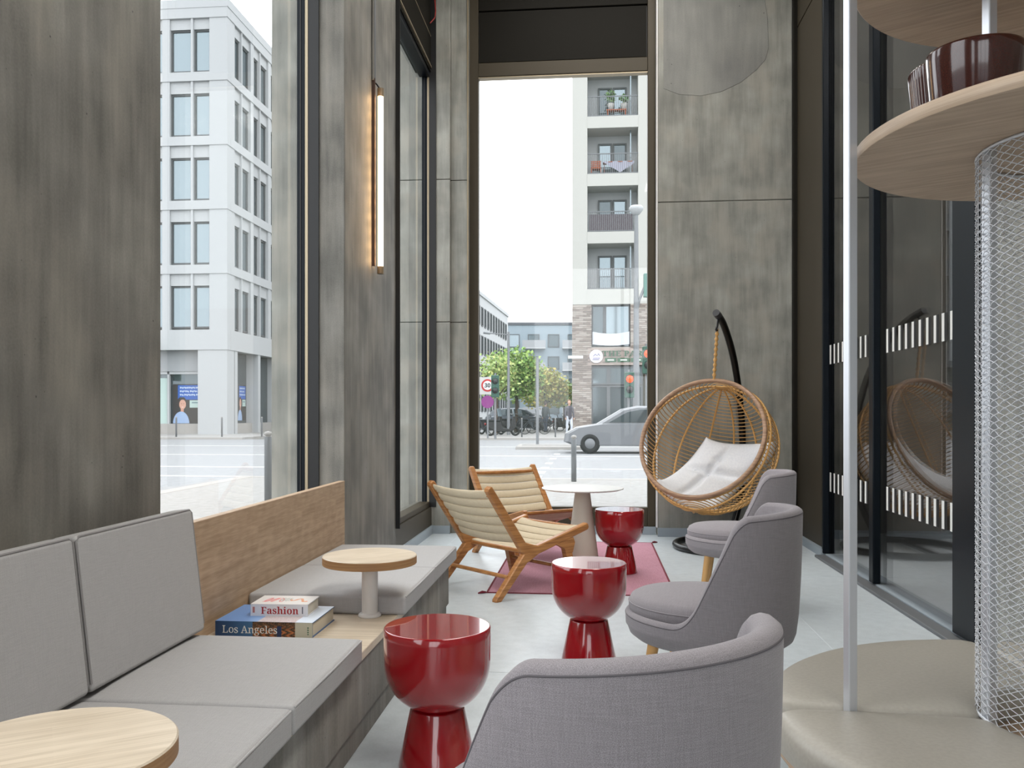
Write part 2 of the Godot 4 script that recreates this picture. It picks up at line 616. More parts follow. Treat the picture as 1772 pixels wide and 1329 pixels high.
# ---------------------------------------------------------------- room shell
func make_room() -> void:
	var fl := structure("floor", "pale blue-grey floor of large tiles with thin light joints", "floor")
	bx(fl, "screed", M.grout, Vector3(-2.0, -0.25, -8.6), Vector3(2.17, -0.0012, 6.2))
	bx(fl, "screed", M.grout, Vector3(2.17, -0.25, -8.6), Vector3(5.2, -0.0012, -2.7))
	var xs := [-1.96, -1.24, -0.04, 1.16, 2.36, 3.56, 4.76]
	var z := -8.55
	while z < 6.0:
		for i in xs.size() - 1:
			if z > -3.0 and xs[i] > 2.0:
				continue
			bx(fl, "tile", M.tile, Vector3(xs[i] + 0.002, -0.03, z + 0.002), Vector3(minf(xs[i + 1] - 0.002, 2.16 if z > -3.0 else 9.0), 0.0, minf(z + 2.4, 6.15) - 0.002))
		z += 2.4
	var ce := structure("ceiling", "high pale plaster ceiling", "ceiling")
	bx(ce, "slab", M.plaster, Vector3(-2.0, TOP, -8.6), Vector3(2.17, TOP + 0.3, 6.2))
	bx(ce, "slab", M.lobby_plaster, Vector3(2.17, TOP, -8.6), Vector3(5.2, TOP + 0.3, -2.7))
	# unseen fill lights added overhead to brighten the lobby, each a glowing plate
	added_fill_light("long unseen fill light added above the display tower", Vector3(1.40, TOP, -1.6), Vector2(0.7, 5.0), 1.05)
	added_fill_light("square unseen fill light added above the lounge chairs", Vector3(0.10, TOP, -6.3), Vector2(1.8, 2.2), 0.22)
	# glazing added at the unseen near end to let in more daylight
	var wn := structure("window_6", "wide bronze framed window added at the unseen near end for more daylight", "window")
	for x in [-1.96, -0.6, 0.75, 2.09]:
		bx(wn, "post", M.bronze, Vector3(x, 0, 6.0), Vector3(x + 0.08, TOP, 6.12))
	for y in [[0.0, 0.25], [4.9, TOP]]:
		bx(wn, "rail", M.bronze, Vector3(-1.88, y[0], 6.02), Vector3(2.09, y[1], 6.10))
	var st := tool()
	quad(st, Vector3(-1.88, 0.25, 6.06), Vector3(2.09, 0.25, 6.06), Vector3(2.09, 4.9, 6.06), Vector3(-1.88, 4.9, 6.06))
	part(wn, "pane", done(st), M.glass)

func added_fill_light(label: String, at: Vector3, size: Vector2, energy: float) -> void:  # fill light added out of view to lift the interior
	var l := thing("added_fill_light", label, "light", at)
	var h := Vector3(size.x / 2, 0, size.y / 2)
	bx(l, "trim_ring", M.enamel, -h - Vector3(0.03, 0.03, 0.03), h + Vector3(0.03, 0.0, 0.03))
	var glow := mat(Color(0.95, 0.95, 0.95), 0.6)
	glow.emission_enabled = true
	glow.emission = Color(1.0, 0.985, 0.96)
	glow.emission_energy_multiplier = 1.0
	bx(l, "diffuser", glow, -h - Vector3(0, 0.036, 0), h - Vector3(0, 0.03, 0))
	var a := AreaLight3D.new()
	a.name = "panel_glow"
	a.area_size = size
	a.area_normalize_energy = false
	a.rotation.x = -PI / 2
	a.position = Vector3(0, -0.045, 0)
	a.light_color = Color(1.0, 0.985, 0.96)
	a.light_energy = energy
	a.area_range = 16.0
	a.area_attenuation = 2.0
	a.shadow_enabled = true
	l.add_child(a)

func pier(called: String, label: String, m: Material, lo: Vector3, hi: Vector3, joints: Array) -> Node3D:
	# a cast wall pier in lifts, with fine recessed joints between the lifts
	var o := structure(called, label, "wall")
	if lo.x < -1.9:
		bx(o, "outer_leaf", M.concrete_pale, lo, Vector3(-1.80, hi.y, hi.z))
		lo.x = -1.80
	var ys := [lo.y] + joints + [hi.y]
	for k in ys.size() - 1:
		bx(o, "concrete_lift", m, Vector3(lo.x, ys[k] + (0.003 if k else 0.0), lo.z), Vector3(hi.x, ys[k + 1] - (0.003 if k < ys.size() - 2 else 0.0), hi.z), 0.006)
	if joints:
		var g := Vector3(0.012, 0, 0.012)
		bx(o, "joint_core", m, lo + g, hi - g)
	return o

func make_left_wall() -> void:
	# piers of the left wall: between them tall windows, set back towards the street
	var xo := WX - 0.46
	pier("wall_left", "broad grey board-marked concrete pier behind the sofa cushions", M.concrete, Vector3(xo, 0, -2.866), Vector3(WX, TOP, -1.51), [])
	pier("wall_left", "concrete pier carrying the glowing tube lamp", M.concrete, Vector3(xo, 0, -6.46), Vector3(WX, TOP, -5.10), [])
	pier("wall_left", "concrete pier at the near end of the left wall", M.concrete, Vector3(xo, 0, 0.70), Vector3(WX, TOP, 2.06), [])
	pier("wall_left", "concrete pier at the far near corner of the left wall", M.concrete, Vector3(xo, 0, 4.27), Vector3(WX, TOP, 6.2), [])
	window_left("window_1", "tall dark framed window behind the bench", -2.866, -5.10, -1.76, 0.36)
	window_left("window_2", "tall narrow dark framed window beside the lounge chairs", -6.46, BZ, -1.567, 0.253)
	window_left("window_3", "tall unseen window added in the left wall beside the eye for daylight", 0.70, -1.51, -1.76, 0.36)  # added out of view to brighten the interior
	window_left("window_4", "tall unseen window added in the left wall at the near end for daylight", 4.27, 2.06, -1.76, 0.36)  # likewise added, unseen, for more daylight inside
	# a loose red cable from the header by the corner
	var c := thing("cable", "thin red cable hanging from the dark window header", "cable")
	part(c, "strand", tube_mesh([Vector3(-1.47, 5.2, -7.90), Vector3(-1.462, 5.0, -7.90), Vector3(-1.452, 4.90, -7.89), Vector3(-1.458, 4.83, -7.88), Vector3(-1.50, 4.77, -7.86)], 0.006, 6), mat(Color(0.55, 0.10, 0.08), 0.5))

func window_left(called: String, label: String, z0: float, z1: float, x: float, sill: float) -> void:
	# z0 nearer to the eye than z1; the frame's inner face at x + 0.05
	var w := structure(called, label, "window")
	var head := 4.37
	var xi := x + 0.05
	var a := 0.018
	# spandrel below and header panel above, in bronze sheet
	bx(w, "apron", M.bronze, Vector3(x - 0.10, 0.08, z1), Vector3(xi + 0.005, sill, z0))
	bx(w, "skirting", M.skirting, Vector3(x - 0.10, 0.0, z1), Vector3(xi + 0.02, 0.08, z0))
	bx(w, "header", M.bronze_dark, Vector3(x - 0.10, head, z1), Vector3(xi, TOP, z0))
	bx(w, "header_rail", M.champagne, Vector3(xi, head + 0.03, z1 + 0.02), Vector3(xi + 0.012, head + 0.045, z0 - 0.02))
	bx(w, "header_joint", M.champagne, Vector3(xi, head + 0.33, z1 + 0.02), Vector3(xi + 0.004, head + 0.338, z0 - 0.02))
	for s in [[z0, -1.0], [z1, 1.0]]:
		var e: float = s[0]
		var d: float = s[1]
		bx(w, "gasket", M.gasket, Vector3(x + 0.033, sill, e), Vector3(x + 0.10, TOP, e + d * 0.012))
		bx(w, "jamb", M.frame_blue, Vector3(x - 0.033, sill, e), Vector3(x + 0.015, head, e + d * 0.018))
		bx(w, "jamb_bead", M.gasket, Vector3(x - 0.015, sill, e), Vector3(x - 0.008, head, e + d * 0.022))
		bx(w, "trim", M.champagne, Vector3(x + 0.015, sill, e), Vector3(x + 0.033, head, e + d * 0.016))
	bx(w, "sill_rail", M.bronze, Vector3(x - 0.06, sill, z1 + a), Vector3(xi - 0.01, sill + 0.05, z0 - a), 0.004)
	bx(w, "top_rail", M.frame_blue, Vector3(x - 0.06, head - 0.05, z1 + a), Vector3(xi - 0.01, head, z0 - a), 0.004)
	var st := tool()
	quad(st, Vector3(x - 0.03, sill + 0.05, z0 - a), Vector3(x - 0.03, head - 0.05, z0 - a), Vector3(x - 0.03, head - 0.05, z1 + a), Vector3(x - 0.03, sill + 0.05, z1 + a))
	part(w, "pane", done(st), M.glass)
	# outer sill on the street side
	bx(w, "outer_sill", M.kerb, Vector3(-2.02, 0.0, z1), Vector3(x - 0.10, sill - 0.04, z0))

func make_back_wall() -> void:
	# corner pier: two strips with a groove between
	var cp := structure("wall_back", "narrow concrete corner pier with a vertical groove", "wall")
	for k in [[0.0, 2.0], [2.006, 3.35], [3.356, TOP]]:
		bx(cp, "concrete_lift", M.concrete_pale, Vector3(-1.96, k[0], -8.5), Vector3(-1.335, k[1], BZ), 0.004)
		bx(cp, "concrete_lift", M.concrete_pale, Vector3(-1.335, k[0], -8.5), Vector3(-1.165, k[1], BZ - 0.05), 0.004)
	bx(cp, "groove", M.bronze_dark, Vector3(-1.35, 0, -8.5), Vector3(-1.18, TOP, BZ - 0.06))
	bx(cp, "skirting", M.skirting, Vector3(-1.50, 0, BZ), Vector3(-1.335, 0.075, BZ + 0.015))
	bx(cp, "edge_trim", M.champagne, Vector3(-1.178, 0, BZ - 0.055), Vector3(-1.165, TOP, BZ - 0.04))
	# right pier with a repaired patch in its upper lift
	var rp := structure("wall_back", "tall concrete pier behind the hanging chair", "wall")
	bx(rp, "concrete_lift", M.concrete_pale, Vector3(0.607, 0, -8.5), Vector3(1.82, 3.085, BZ), 0.006)
	bx(rp, "concrete_lift", M.concrete_pale, Vector3(0.607, 3.091, -8.5), Vector3(1.82, TOP, BZ), 0.006)
	bx(rp, "joint_core", M.concrete, Vector3(0.62, 0, -8.49), Vector3(1.81, TOP, BZ - 0.012))
	bx(rp, "edge_trim", M.enamel, Vector3(0.597, 0.08, BZ - 0.10), Vector3(0.607, TOP, BZ + 0.002))
	bx(rp, "skirting", M.skirting, Vector3(0.607, 0, BZ), Vector3(1.80, 0.08, BZ + 0.02))
	# the repair patch: a thin skim of smoother concrete with a curved lower edge
	var pm := tri_mat(M.patch, Vector3(2.0, 2.0, 2.0), 0.6, true)
	var outl := PackedVector2Array([Vector2(0.66, 5.55), Vector2(0.66, 4.14), Vector2(0.80, 4.08), Vector2(1.0, 4.06), Vector2(1.18, 4.09), Vector2(1.36, 4.17), Vector2(1.50, 4.28), Vector2(1.58, 4.37), Vector2(1.61, 4.48), Vector2(1.60, 4.75), Vector2(1.55, 5.1), Vector2(1.50, 5.55)])
	part(rp, "repair_skim", plate_mesh(outl, 0.006, 0.002), pm, Vector3(0, 0, BZ))
	# window between the piers
	var w := structure("window_5", "tall bronze framed window looking down the street", "window")
	var zf := BZ - 0.13
	var x0 := -1.165
	var x1 := 0.597
	var sill := 0.253
	var head := 4.355
	bx(w, "frame_left", M.bronze, Vector3(x0, 0.075, zf - 0.08), Vector3(x0 + 0.085, TOP, zf + 0.02), 0.004)
	bx(w, "frame_right", M.bronze, Vector3(x1 - 0.075, 0.075, zf - 0.08), Vector3(x1, TOP, zf + 0.02), 0.004)
	bx(w, "apron", M.bronze, Vector3(x0 + 0.085, 0.075, zf - 0.08), Vector3(x1 - 0.075, sill, zf + 0.015), 0.004)
	bx(w, "skirting", M.skirting, Vector3(x0, 0, zf - 0.08), Vector3(x1, 0.075, zf + 0.03))
	bx(w, "transom", M.bronze, Vector3(x0 + 0.085, head, zf - 0.08), Vector3(x1 - 0.075, head + 0.13, zf + 0.02), 0.004)
	bx(w, "transom_lip", M.champagne, Vector3(x0 + 0.085, head - 0.012, zf - 0.06), Vector3(x1 - 0.075, head, zf + 0.01))
	bx(w, "header_panel", M.bronze_dark, Vector3(x0 + 0.095, head + 0.14, zf - 0.06), Vector3(x1 - 0.085, head + 0.62, zf + 0.004))
	bx(w, "header_rail", M.bronze_dark, Vector3(x0 + 0.085, head + 0.632, zf - 0.06), Vector3(x1 - 0.075, TOP, zf + 0.012), 0.004)
	bx(w, "header_back", M.gasket, Vector3(x0 + 0.085, head + 0.13, zf - 0.07), Vector3(x1 - 0.075, TOP, zf - 0.02))
	var st := tool()
	quad(st, Vector3(x0 + 0.085, sill, zf - 0.03), Vector3(x0 + 0.085, head, zf - 0.03), Vector3(x1 - 0.075, head, zf - 0.03), Vector3(x1 - 0.075, sill, zf - 0.03))
	part(w, "pane", done(st), M.glass)

func make_right_wall() -> void:
	var bp := structure("wall_right", "dark bronze wall panel beside the glass doors", "wall")
	bx(bp, "panel", M.bronze, Vector3(RX + 0.03, 0, -7.96), Vector3(RX + 0.2, 4.62, -7.0))
	bx(bp, "panel", M.bronze, Vector3(RX + 0.03, 4.635, -7.96), Vector3(RX + 0.2, TOP, -7.0))
	bx(bp, "edge", M.bronze_dark, Vector3(RX, 0, -8.0), Vector3(RX + 0.2, TOP, -7.93))
	bx(bp, "backing", M.gasket, Vector3(RX + 0.05, 0, -8.5), Vector3(RX + 0.25, TOP, -7.0))
	bx(bp, "skirting", M.skirting, Vector3(RX - 0.01, 0, -8.0), Vector3(RX + 0.03, 0.06, -6.98))
	pier("wall_right", "pale concrete wall behind the wire mesh tower", M.concrete_pale, Vector3(RX, 0, -4.05), Vector3(RX + 0.35, TOP, 6.0), [])
	# glass doors
	var d := structure("door_1", "dark framed glass sliding doors with dashed safety markings", "door")
	var posts := [[-7.0, -6.96], [-5.84, -5.755], [-4.53, -4.27]]
	for p in posts:
		bx(d, "post", M.frame_blue, Vector3(RX + 0.0, 0.03, p[0]), Vector3(RX + (0.05 if p[0] < -5.0 else 0.09), TOP, p[1]), 0.006)
	bx(d, "post_fin", M.frame_blue, Vector3(RX + 0.02, 0.03, -4.40), Vector3(RX + 0.14, TOP, -4.35), 0.004)
	bx(d, "side_panel", M.gasket, Vector3(RX + 0.06, 0.03, -4.27), Vector3(RX + 0.14, TOP, -4.05))
	bx(d, "floor_track", M.pole, Vector3(RX - 0.06, 0.0, -6.98), Vector3(RX + 0.02, 0.02, -4.05), 0.003)
	bx(d, "threshold", M.skirting, Vector3(RX + 0.02, 0.0, -6.98), Vector3(RX + 0.16, 0.028, -4.05), 0.003)
	for g in [[-6.96, -5.84], [-5.755, -4.53]]:
		for xx in [0.045, 0.065]:
			var st := tool()
			quad(st, Vector3(RX + xx, 0.03, g[0]), Vector3(RX + xx, TOP, g[0]), Vector3(RX + xx, TOP, g[1]), Vector3(RX + xx, 0.03, g[1]))
			part(d, "pane", done(st), M.glass_door)
	for yc in [1.60, 0.60]:
		var z := -6.93
		while z < -4.60:
			if not (z > -5.93 and z < -5.74):
				bx(d, "marking", M.dash, Vector3(RX + 0.0440, yc - 0.075, z), Vector3(RX + 0.0446, yc + 0.075, z + 0.034))
				bx(d, "marking_reflection", M.dash_reflection, Vector3(RX + 0.0440, yc - 0.075, z + 0.036), Vector3(RX + 0.0446, yc + 0.075, z + 0.070))  # black dash paints the white marking mirrored in the second pane
			z += 0.108
	# dim lobby behind the glass
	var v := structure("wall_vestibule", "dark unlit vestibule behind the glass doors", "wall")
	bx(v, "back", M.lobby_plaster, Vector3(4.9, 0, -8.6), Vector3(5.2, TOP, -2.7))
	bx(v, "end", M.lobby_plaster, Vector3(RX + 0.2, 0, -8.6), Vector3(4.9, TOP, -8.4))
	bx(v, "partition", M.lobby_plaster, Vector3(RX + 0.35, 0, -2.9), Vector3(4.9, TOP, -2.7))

# ---------------------------------------------------------------- bench
func make_bench() -> void:
	var b := thing("bench", "long concrete bench with oak seat board and oak back panel below the window", "bench")
	var xf := -0.75
	bx(b, "base", M.concrete_bench, Vector3(-1.43, 0.09, -4.66), Vector3(-0.785, 0.30, 0.6), 0.004)
	bx(b, "plinth", M.concrete_bench, Vector3(-1.43, 0.0, -4.64), Vector3(-0.795, 0.086, 0.6), 0.002)
	bx(b, "seat_board", M.oak_pale, Vector3(-1.42, 0.30, -4.70), Vector3(-0.778, 0.33, 0.6), 0.002)
	bx(b, "back_panel", M.oak, Vector3(-1.435, 0.30, -4.76), Vector3(-1.40, 0.757, 0.6), 0.002)
	var w := 0.655
	var pad := soft_box(Vector3(0.655, 0.078, w - 0.006), 0.014, 0.012)
	var spots := [[-1.7525, "thin grey seat cushion beside the low wooden table at the bench end"], [-2.4075, "thin grey seat cushion below the backrest next to the books"], [-3.7025, "thin grey seat cushion behind the small white-legged table"], [-4.3575, "thin grey seat cushion at the far end of the bench"]]
	for s in spots:
		var c := thing("seat_cushion", s[1], "cushion", Vector3(-1.0705, 0.33 + 0.039, s[0]), 0.0, "seat cushions on the bench")
		part(c, "cover", pad, M.cushion)
		var h := Vector3(0.655, 0.078, w - 0.006) / 2.0
		var yy := h.y - 0.006
		part(c, "piping", tube_mesh([Vector3(h.x - 0.003, yy, -h.z + 0.01), Vector3(h.x - 0.001, yy, 0), Vector3(h.x - 0.003, yy, h.z - 0.01)], 0.0035, 6), M.cushion)
	# leaning back cushions
	var back := soft_box(Vector3(0.075, 0.405, w - 0.008), 0.014, 0.0)
	for s in [[-2.4075, "grey back cushion leaning on the oak panel next to the books"], [-1.7525, "grey back cushion leaning on the bench panel by the low wooden table"]]:
		var c := thing("back_cushion", s[1], "cushion", Vector3(-1.335, 0.622, s[0]), 0.0, "back cushions on the bench")
		c.rotation.z = 0.115
		part(c, "cover", back, M.cushion)
		var hz := (w - 0.008) / 2.0
		part(c, "piping", tube_mesh([Vector3(0.034, -0.18, -hz + 0.004), Vector3(0.034, 0.188, -hz + 0.004), Vector3(0.034, 0.199, -hz + 0.018), Vector3(0.034, 0.199, hz - 0.018), Vector3(0.034, 0.188, hz - 0.004), Vector3(0.034, -0.18, hz - 0.004)], 0.0032, 6), M.seam)

func side_table(called: String, label: String, at: Vector3, r: float, h: float) -> void:
	var t := thing(called, label, "table", at, 0.0, "small tables standing on the bench")
	part(t, "table_top", lathe_mesh([Vector2(0, h - 0.034), Vector2(r - 0.002, h - 0.034), Vector2(r, h - 0.032), Vector2(r, h - 0.032), Vector2(r, h - 0.003)], 72), M.oak_edge)
	var up := part(t, "top_veneer", lathe_mesh([Vector2(r, h - 0.003), Vector2(r - 0.003, h), Vector2(r - 0.003, h), Vector2(0, h)], 72), M.oak_pale)
	up.rotation.y = 0.6
	part(t, "column", lathe_mesh([Vector2(0.033, 0.012), Vector2(0.032, 0.03), Vector2(0.032, h - 0.034)], 36), M.enamel)
	part(t, "foot_flange", lathe_mesh([Vector2(0, 0), Vector2(0.045, 0.0), Vector2(0.046, 0.003), Vector2(0.045, 0.010), Vector2(0.040, 0.014), Vector2(0.032, 0.016)], 36), M.enamel)

func make_side_tables() -> void:
	var p := on(640, 1066, 0.33)
	side_table("side_table", "small round oak table on a white column, standing on the bench beside the books", p, 0.187, 0.245)
	side_table("side_table", "round oak table top rising over the seat cushions at the near bench end", Vector3(-0.915, 0.33, -1.38), 0.20, 0.245)

# ---------------------------------------------------------------- books
func print_mat(im: Image, rough := 0.35) -> StandardMaterial3D:
	var m := mat(Color.WHITE, rough)
	m.albedo_texture = ImageTexture.create_from_image(im)
	return m

func letters(parent: Node3D, text: String, height: float, m: Material, font_names: Array, bold := false, italic := false) -> MeshInstance3D:
	var tm := TextMesh.new()
	tm.text = text
	var f := SystemFont.new()
	f.font_names = PackedStringArray(font_names)
	f.font_italic = italic
	f.font_weight = 700 if bold else 400
	tm.font = f
	tm.font_size = 64
	tm.pixel_size = height / 64.0
	tm.depth = 0.0008
	tm.curve_step = 2.0
	return part(parent, "lettering", tm, m)

func book(label: String, at: Vector3, size: Vector3, turn: float, cover: Material, spine: Image, front: Image) -> Node3D:
	# spine towards +z
	var b := thing("book", label, "book", at, turn)
	var c := 0.003
	bx(b, "page_block", mat(Color(0.80, 0.77, 0.70), 0.9), Vector3(-size.x / 2 + 0.004, c, -size.z / 2 + 0.004), Vector3(size.x / 2 - 0.004, size.y - c, size.z / 2 - 0.004))
	bx(b, "back_cover", cover, Vector3(-size.x / 2, 0, -size.z / 2), Vector3(size.x / 2, c, size.z / 2))
	bx(b, "front_cover", cover, Vector3(-size.x / 2, size.y - c, -size.z / 2), Vector3(size.x / 2, size.y, size.z / 2))
	bx(b, "spine", cover, Vector3(-size.x / 2, c, size.z / 2 - c), Vector3(size.x / 2, size.y - c, size.z / 2))
	part(b, "spine_print", print_mesh(size.x, size.y), print_mat(spine), Vector3(0, size.y / 2, size.z / 2 + 0.0005))
	var f := part(b, "cover_print", print_mesh(size.x, size.z), print_mat(front), Vector3(0, size.y + 0.0005, 0))
	f.rotation.x = -PI / 2
	return b

func make_books() -> void:
	# big book: blue spine with a photograph band
	var sp := Image.create(360, 54, false, Image.FORMAT_RGB8)
	rng.seed = 21
	for x in 360:
		for y in 54:
			var c := Color(0.10, 0.24, 0.42).lerp(Color(0.30, 0.50, 0.66), clampf(x / 150.0, 0.0, 1.0) * 0.75)
			if x > 138 and x < 296:
				var k := sin(x * 0.21 + sin(y * 0.3) * 2.0) * 0.5 + 0.5
				c = Color(0.13, 0.10, 0.09).lerp(Color(0.72, 0.40, 0.22), k * clampf((y + 6) / 40.0, 0.2, 1.0))
				if rng.randf() < 0.22:
					c = c.lerp(Color(0.85, 0.66, 0.45), 0.7)
				if x > 228 and x < 246 and y > 14:
					c = Color(0.10, 0.19, 0.36)
			elif x >= 296:
				c = Color(0.74, 0.74, 0.68)
				if x > 340 and x < 346 and y > 12 and y < 44:
					c = Color(0.25, 0.40, 0.33) if y % 8 < 5 else c
			sp.set_pixel(x, y, c)
	var fr := Image.create(256, 192, false, Image.FORMAT_RGB8)
	for x in 256:
		for y in 192:
			var c := Color(0.42, 0.58, 0.80).lerp(Color(0.86, 0.90, 0.95), clampf((x - 70) / 140.0, 0.0, 1.0))
			if y > 120 and x > 110 and x < 210:
				c = Color(0.72, 0.62, 0.60).lerp(Color(0.88, 0.88, 0.90), rng.randf())
			fr.set_pixel(x, y, c)
	var big := book("large blue book with a photo band on its spine lying on the oak board", Vector3(-1.188, 0.33, -3.145), Vector3(0.365, 0.054, 0.265), 0.0, mat(Color(0.20, 0.36, 0.55), 0.4), sp, fr)
	var l := letters(big, "Los Angeles", 0.037, mat(Color(0.86, 0.88, 0.88), 0.5), ["Droid Serif"])
	l.position = Vector3(-0.052, 0.0245, 0.1333)
	# small book on top
	var s2 := Image.create(216, 44, false, Image.FORMAT_RGB8)
	s2.fill(Color(0.86, 0.86, 0.88))
	s2.fill_rect(Rect2i(8, 10, 8, 22), Color(0.70, 0.45, 0.42))
	s2.fill_rect(Rect2i(194, 8, 4, 26), Color(0.35, 0.35, 0.40))
	var f2 := Image.create(220, 150, false, Image.FORMAT_RGB8)
	f2.fill(Color(0.90, 0.89, 0.88))
	for k in 900:
		var a := k / 900.0
		var x := int(30 + a * 70 + sin(a * 17.0) * 14)
		var y := int(75 + cos(a * 21.0) * 32)
		f2.fill_rect(Rect2i(x, y, 5, 4), Color(0.85, 0.36, 0.38).lerp(Color(0.92, 0.62, 0.60), a))
	for k in 700:
		var a := k / 700.0
		f2.fill_rect(Rect2i(int(125 + a * 70), int(60 + sin(a * 9.0) * 22 + a * 20), 8, 7), Color(0.90, 0.55, 0.36).lerp(Color(0.86, 0.70, 0.60), sin(a * 30.0) * 0.5 + 0.5))
	for k in 120:
		f2.fill_rect(Rect2i(88 + (k * 7) % 40, 40 + (k * 13) % 55, 5, 2), Color(0.55, 0.60, 0.58))
	var small := book("small white book with a red script title, on the large blue book", Vector3(-1.165, 0.3845, -3.175), Vector3(0.218, 0.044, 0.15), 0.03, mat(Color(0.84, 0.84, 0.86), 0.4), s2, f2)
	var l2 := letters(small, "Fashion", 0.036, mat(Color(0.62, 0.08, 0.10), 0.5), ["Droid Serif"], true, true)
	l2.position = Vector3(0.002, 0.0205, 0.0757)

# ---------------------------------------------------------------- red tables
func make_red_tables() -> void:
	var h := 0.45
	var r := 0.173
	var bowl := [Vector2(0, 0.187), Vector2(0.07, 0.187)]
	for k in 20:
		var y := lerpf(0.187, 0.345, k / 19.0)
		bowl.append(Vector2(r * pow(1.0 - pow((0.345 - y) / 0.172, 2.2), 0.5), y))
	bowl += [Vector2(r + 0.001, h - 0.03), Vector2(r, h - 0.003), Vector2(r - 0.003, h), Vector2(r - 0.006, h), Vector2(r - 0.006, h), Vector2(0, h)]
	var foot := [Vector2(0, 0), Vector2(0.124, 0), Vector2(0.127, 0.003), Vector2(0.126, 0.008), Vector2(0.088, 0.184), Vector2(0.086, 0.187), Vector2(0, 0.187)]
	var t := thing("drum_table", "glossy red goblet-shaped side table next to the bench and the nearest tub chair", "table", on(757, 1083, h) * Vector3(1, 0, 1), 0.0, "red goblet tables")
	part(t, "bowl", lathe_mesh(bowl, 96), M.red)
	part(t, "foot", lathe_mesh(foot, 72), M.red)
	copy(t, "glossy red goblet-shaped side table in front of the rug, beside the middle tub chair", on(1019, 973, h) * Vector3(1, 0, 1))
	copy(t, "glossy red goblet-shaped side table standing on the pink rug", on(1072, 882, h) * Vector3(1, 0, 1) + Vector3(0, 0.0045, 0))

# ---------------------------------------------------------------- tub chairs
func tub_top(a: float) -> float:
	# height of the shell's edge, a degrees away from the middle of the back
	a = absf(a)
	var hi := 0.80
	var lo := 0.405
	if a < 56.0:
		return hi - 0.010 * pow(a / 56.0, 2.0)
	if a > 110.0:
		return lo
	var t := (a - 56.0) / 54.0
	# rounded shoulder, straight fall, soft run-out
	var s := 0.0
	if t < 0.22:
		s = t * t / 0.22 * 0.56
	elif t < 0.62:
		s = 0.1232 + (t - 0.22) * 1.65
	else:
		var q := (t - 0.62) / 0.38
		s = 0.7832 + (1.0 - 0.7832) * (1.0 - pow(1.0 - q, 2.6))
	return lerpf(hi - 0.010, lo, clampf(s, 0.0, 1.0))

func tub_radius(a: float) -> float:
	return 0.300 - 0.006 * cos(2.0 * deg_to_rad(a)) + 0.036 * smoothstep(95.0, 180.0, absf(a))

func make_tub_chairs() -> void:
	var st := tool()
	st.set_smooth_group(0)
	var rows := []
	var seg := 240
	var yb := 0.295
	var seam := []
	for k in seg:
		var a := 360.0 * k / seg - 180.0
		var top := tub_top(a)
		var r := tub_radius(a)
		var dir := Vector3(cos(deg_to_rad(a)), 0, sin(deg_to_rad(a)))
		var rise := clampf((top - 0.405) / 0.39, 0.0, 1.0)
		var th := lerpf(0.030, 0.052, minf(rise * 3.0, 1.0))
		var prof := [Vector2(0.0, yb), Vector2(r - 0.07, yb), Vector2(r - 0.035, yb + 0.008), Vector2(r - 0.012, yb + 0.026), Vector2(r - 0.003, yb + 0.05)]
		for q in 6:
			var y := lerpf(yb + 0.05, top - 0.020, (q + 1) / 6.0)
			var flare := 0.020 * pow(clampf((y - 0.36) / 0.44, 0.0, 1.0), 1.2) + 0.006 * sin(PI * clampf((y - yb) / 0.5, 0.0, 1.0))
			prof.append(Vector2(r + flare, y))
		var e: Vector2 = prof[-1]
		seam.append(dir * (e.x - 0.001) + Vector3(0, e.y + 0.004, 0))
		prof.append(Vector2(e.x - 0.002, top - 0.009))
		prof.append(Vector2(e.x - 0.012, top - 0.001))
		prof.append(Vector2(e.x - th * 0.5, top + 0.002))
		prof.append(Vector2(e.x - th + 0.012, top - 0.002))
		prof.append(Vector2(e.x - th, top - 0.014))
		for q in 4:
			var y := lerpf(top - 0.014, 0.37, (q + 1) / 4.0)
			var flare := 0.020 * pow(clampf((y - 0.36) / 0.44, 0.0, 1.0), 1.2)
			prof.append(Vector2(r + flare - th, y))
		prof.append(Vector2(0.0, 0.37))
		var row := []
		for v in prof:
			row.append(dir * v.x + Vector3(0, v.y, 0))
		rows.append(row)
	for k in seg:
		var a: Array = rows[k]
		var b: Array = rows[(k + 1) % seg]
		for i in a.size() - 1:
			quad(st, a[i], a[i + 1], b[i + 1], b[i])
	var shell := done(st, true)
	# seat pad: a round cushion with a crown
	var pad := []
	for v in [Vector2(0, 0.375), Vector2(0.235, 0.375), Vector2(0.255, 0.385), Vector2(0.264, 0.405), Vector2(0.264, 0.43), Vector2(0.255, 0.452), Vector2(0.235, 0.464), Vector2(0.15, 0.474), Vector2(0, 0.478)]:
		pad.append(v)
	var t := thing("tub_chair", "grey tub chair seen from behind, next to the round leather bench", "chair", Vector3(0.004, 0, -1.51), -deg_to_rad(50.0), "grey tub chairs")
	part(t, "shell", shell, M.tub)
	part(t, "piping", tube_mesh(seam, 0.0020, 6, true), M.tub_seam)
	var sc := part(t, "seat_pad", lathe_mesh(pad, 64), M.tub, Vector3(-0.036, 0, 0))
	sc.scale = Vector3(1.085, 1.0, 0.985)
	var welt := part(t, "pad_welt", tube_mesh(ring_points(Vector3(0, 0.432, 0), 0.2635, 64), 0.0025, 6, true), M.tub, Vector3(-0.036, 0, 0))
	welt.scale = sc.scale
	for s in [[1, 1], [1, -1], [-1, 1], [-1, -1]]:
		var d := Vector3(0.185 * s[0], 0.30, 0.185 * s[1])
		var e := Vector3(0.225 * s[0], 0.0, 0.225 * s[1])
		part(t, "leg", tube_mesh([d, e], [0.021, 0.013], 14), M.leg_oak)
	copy(t, "grey tub chair in the middle of the row, facing the bench", Vector3(0.458, 0, -3.26), -deg_to_rad(19.0))
	copy(t, "grey tub chair in front of the hanging chair's stand", Vector3(0.900, 0, -5.26), -deg_to_rad(12.0))

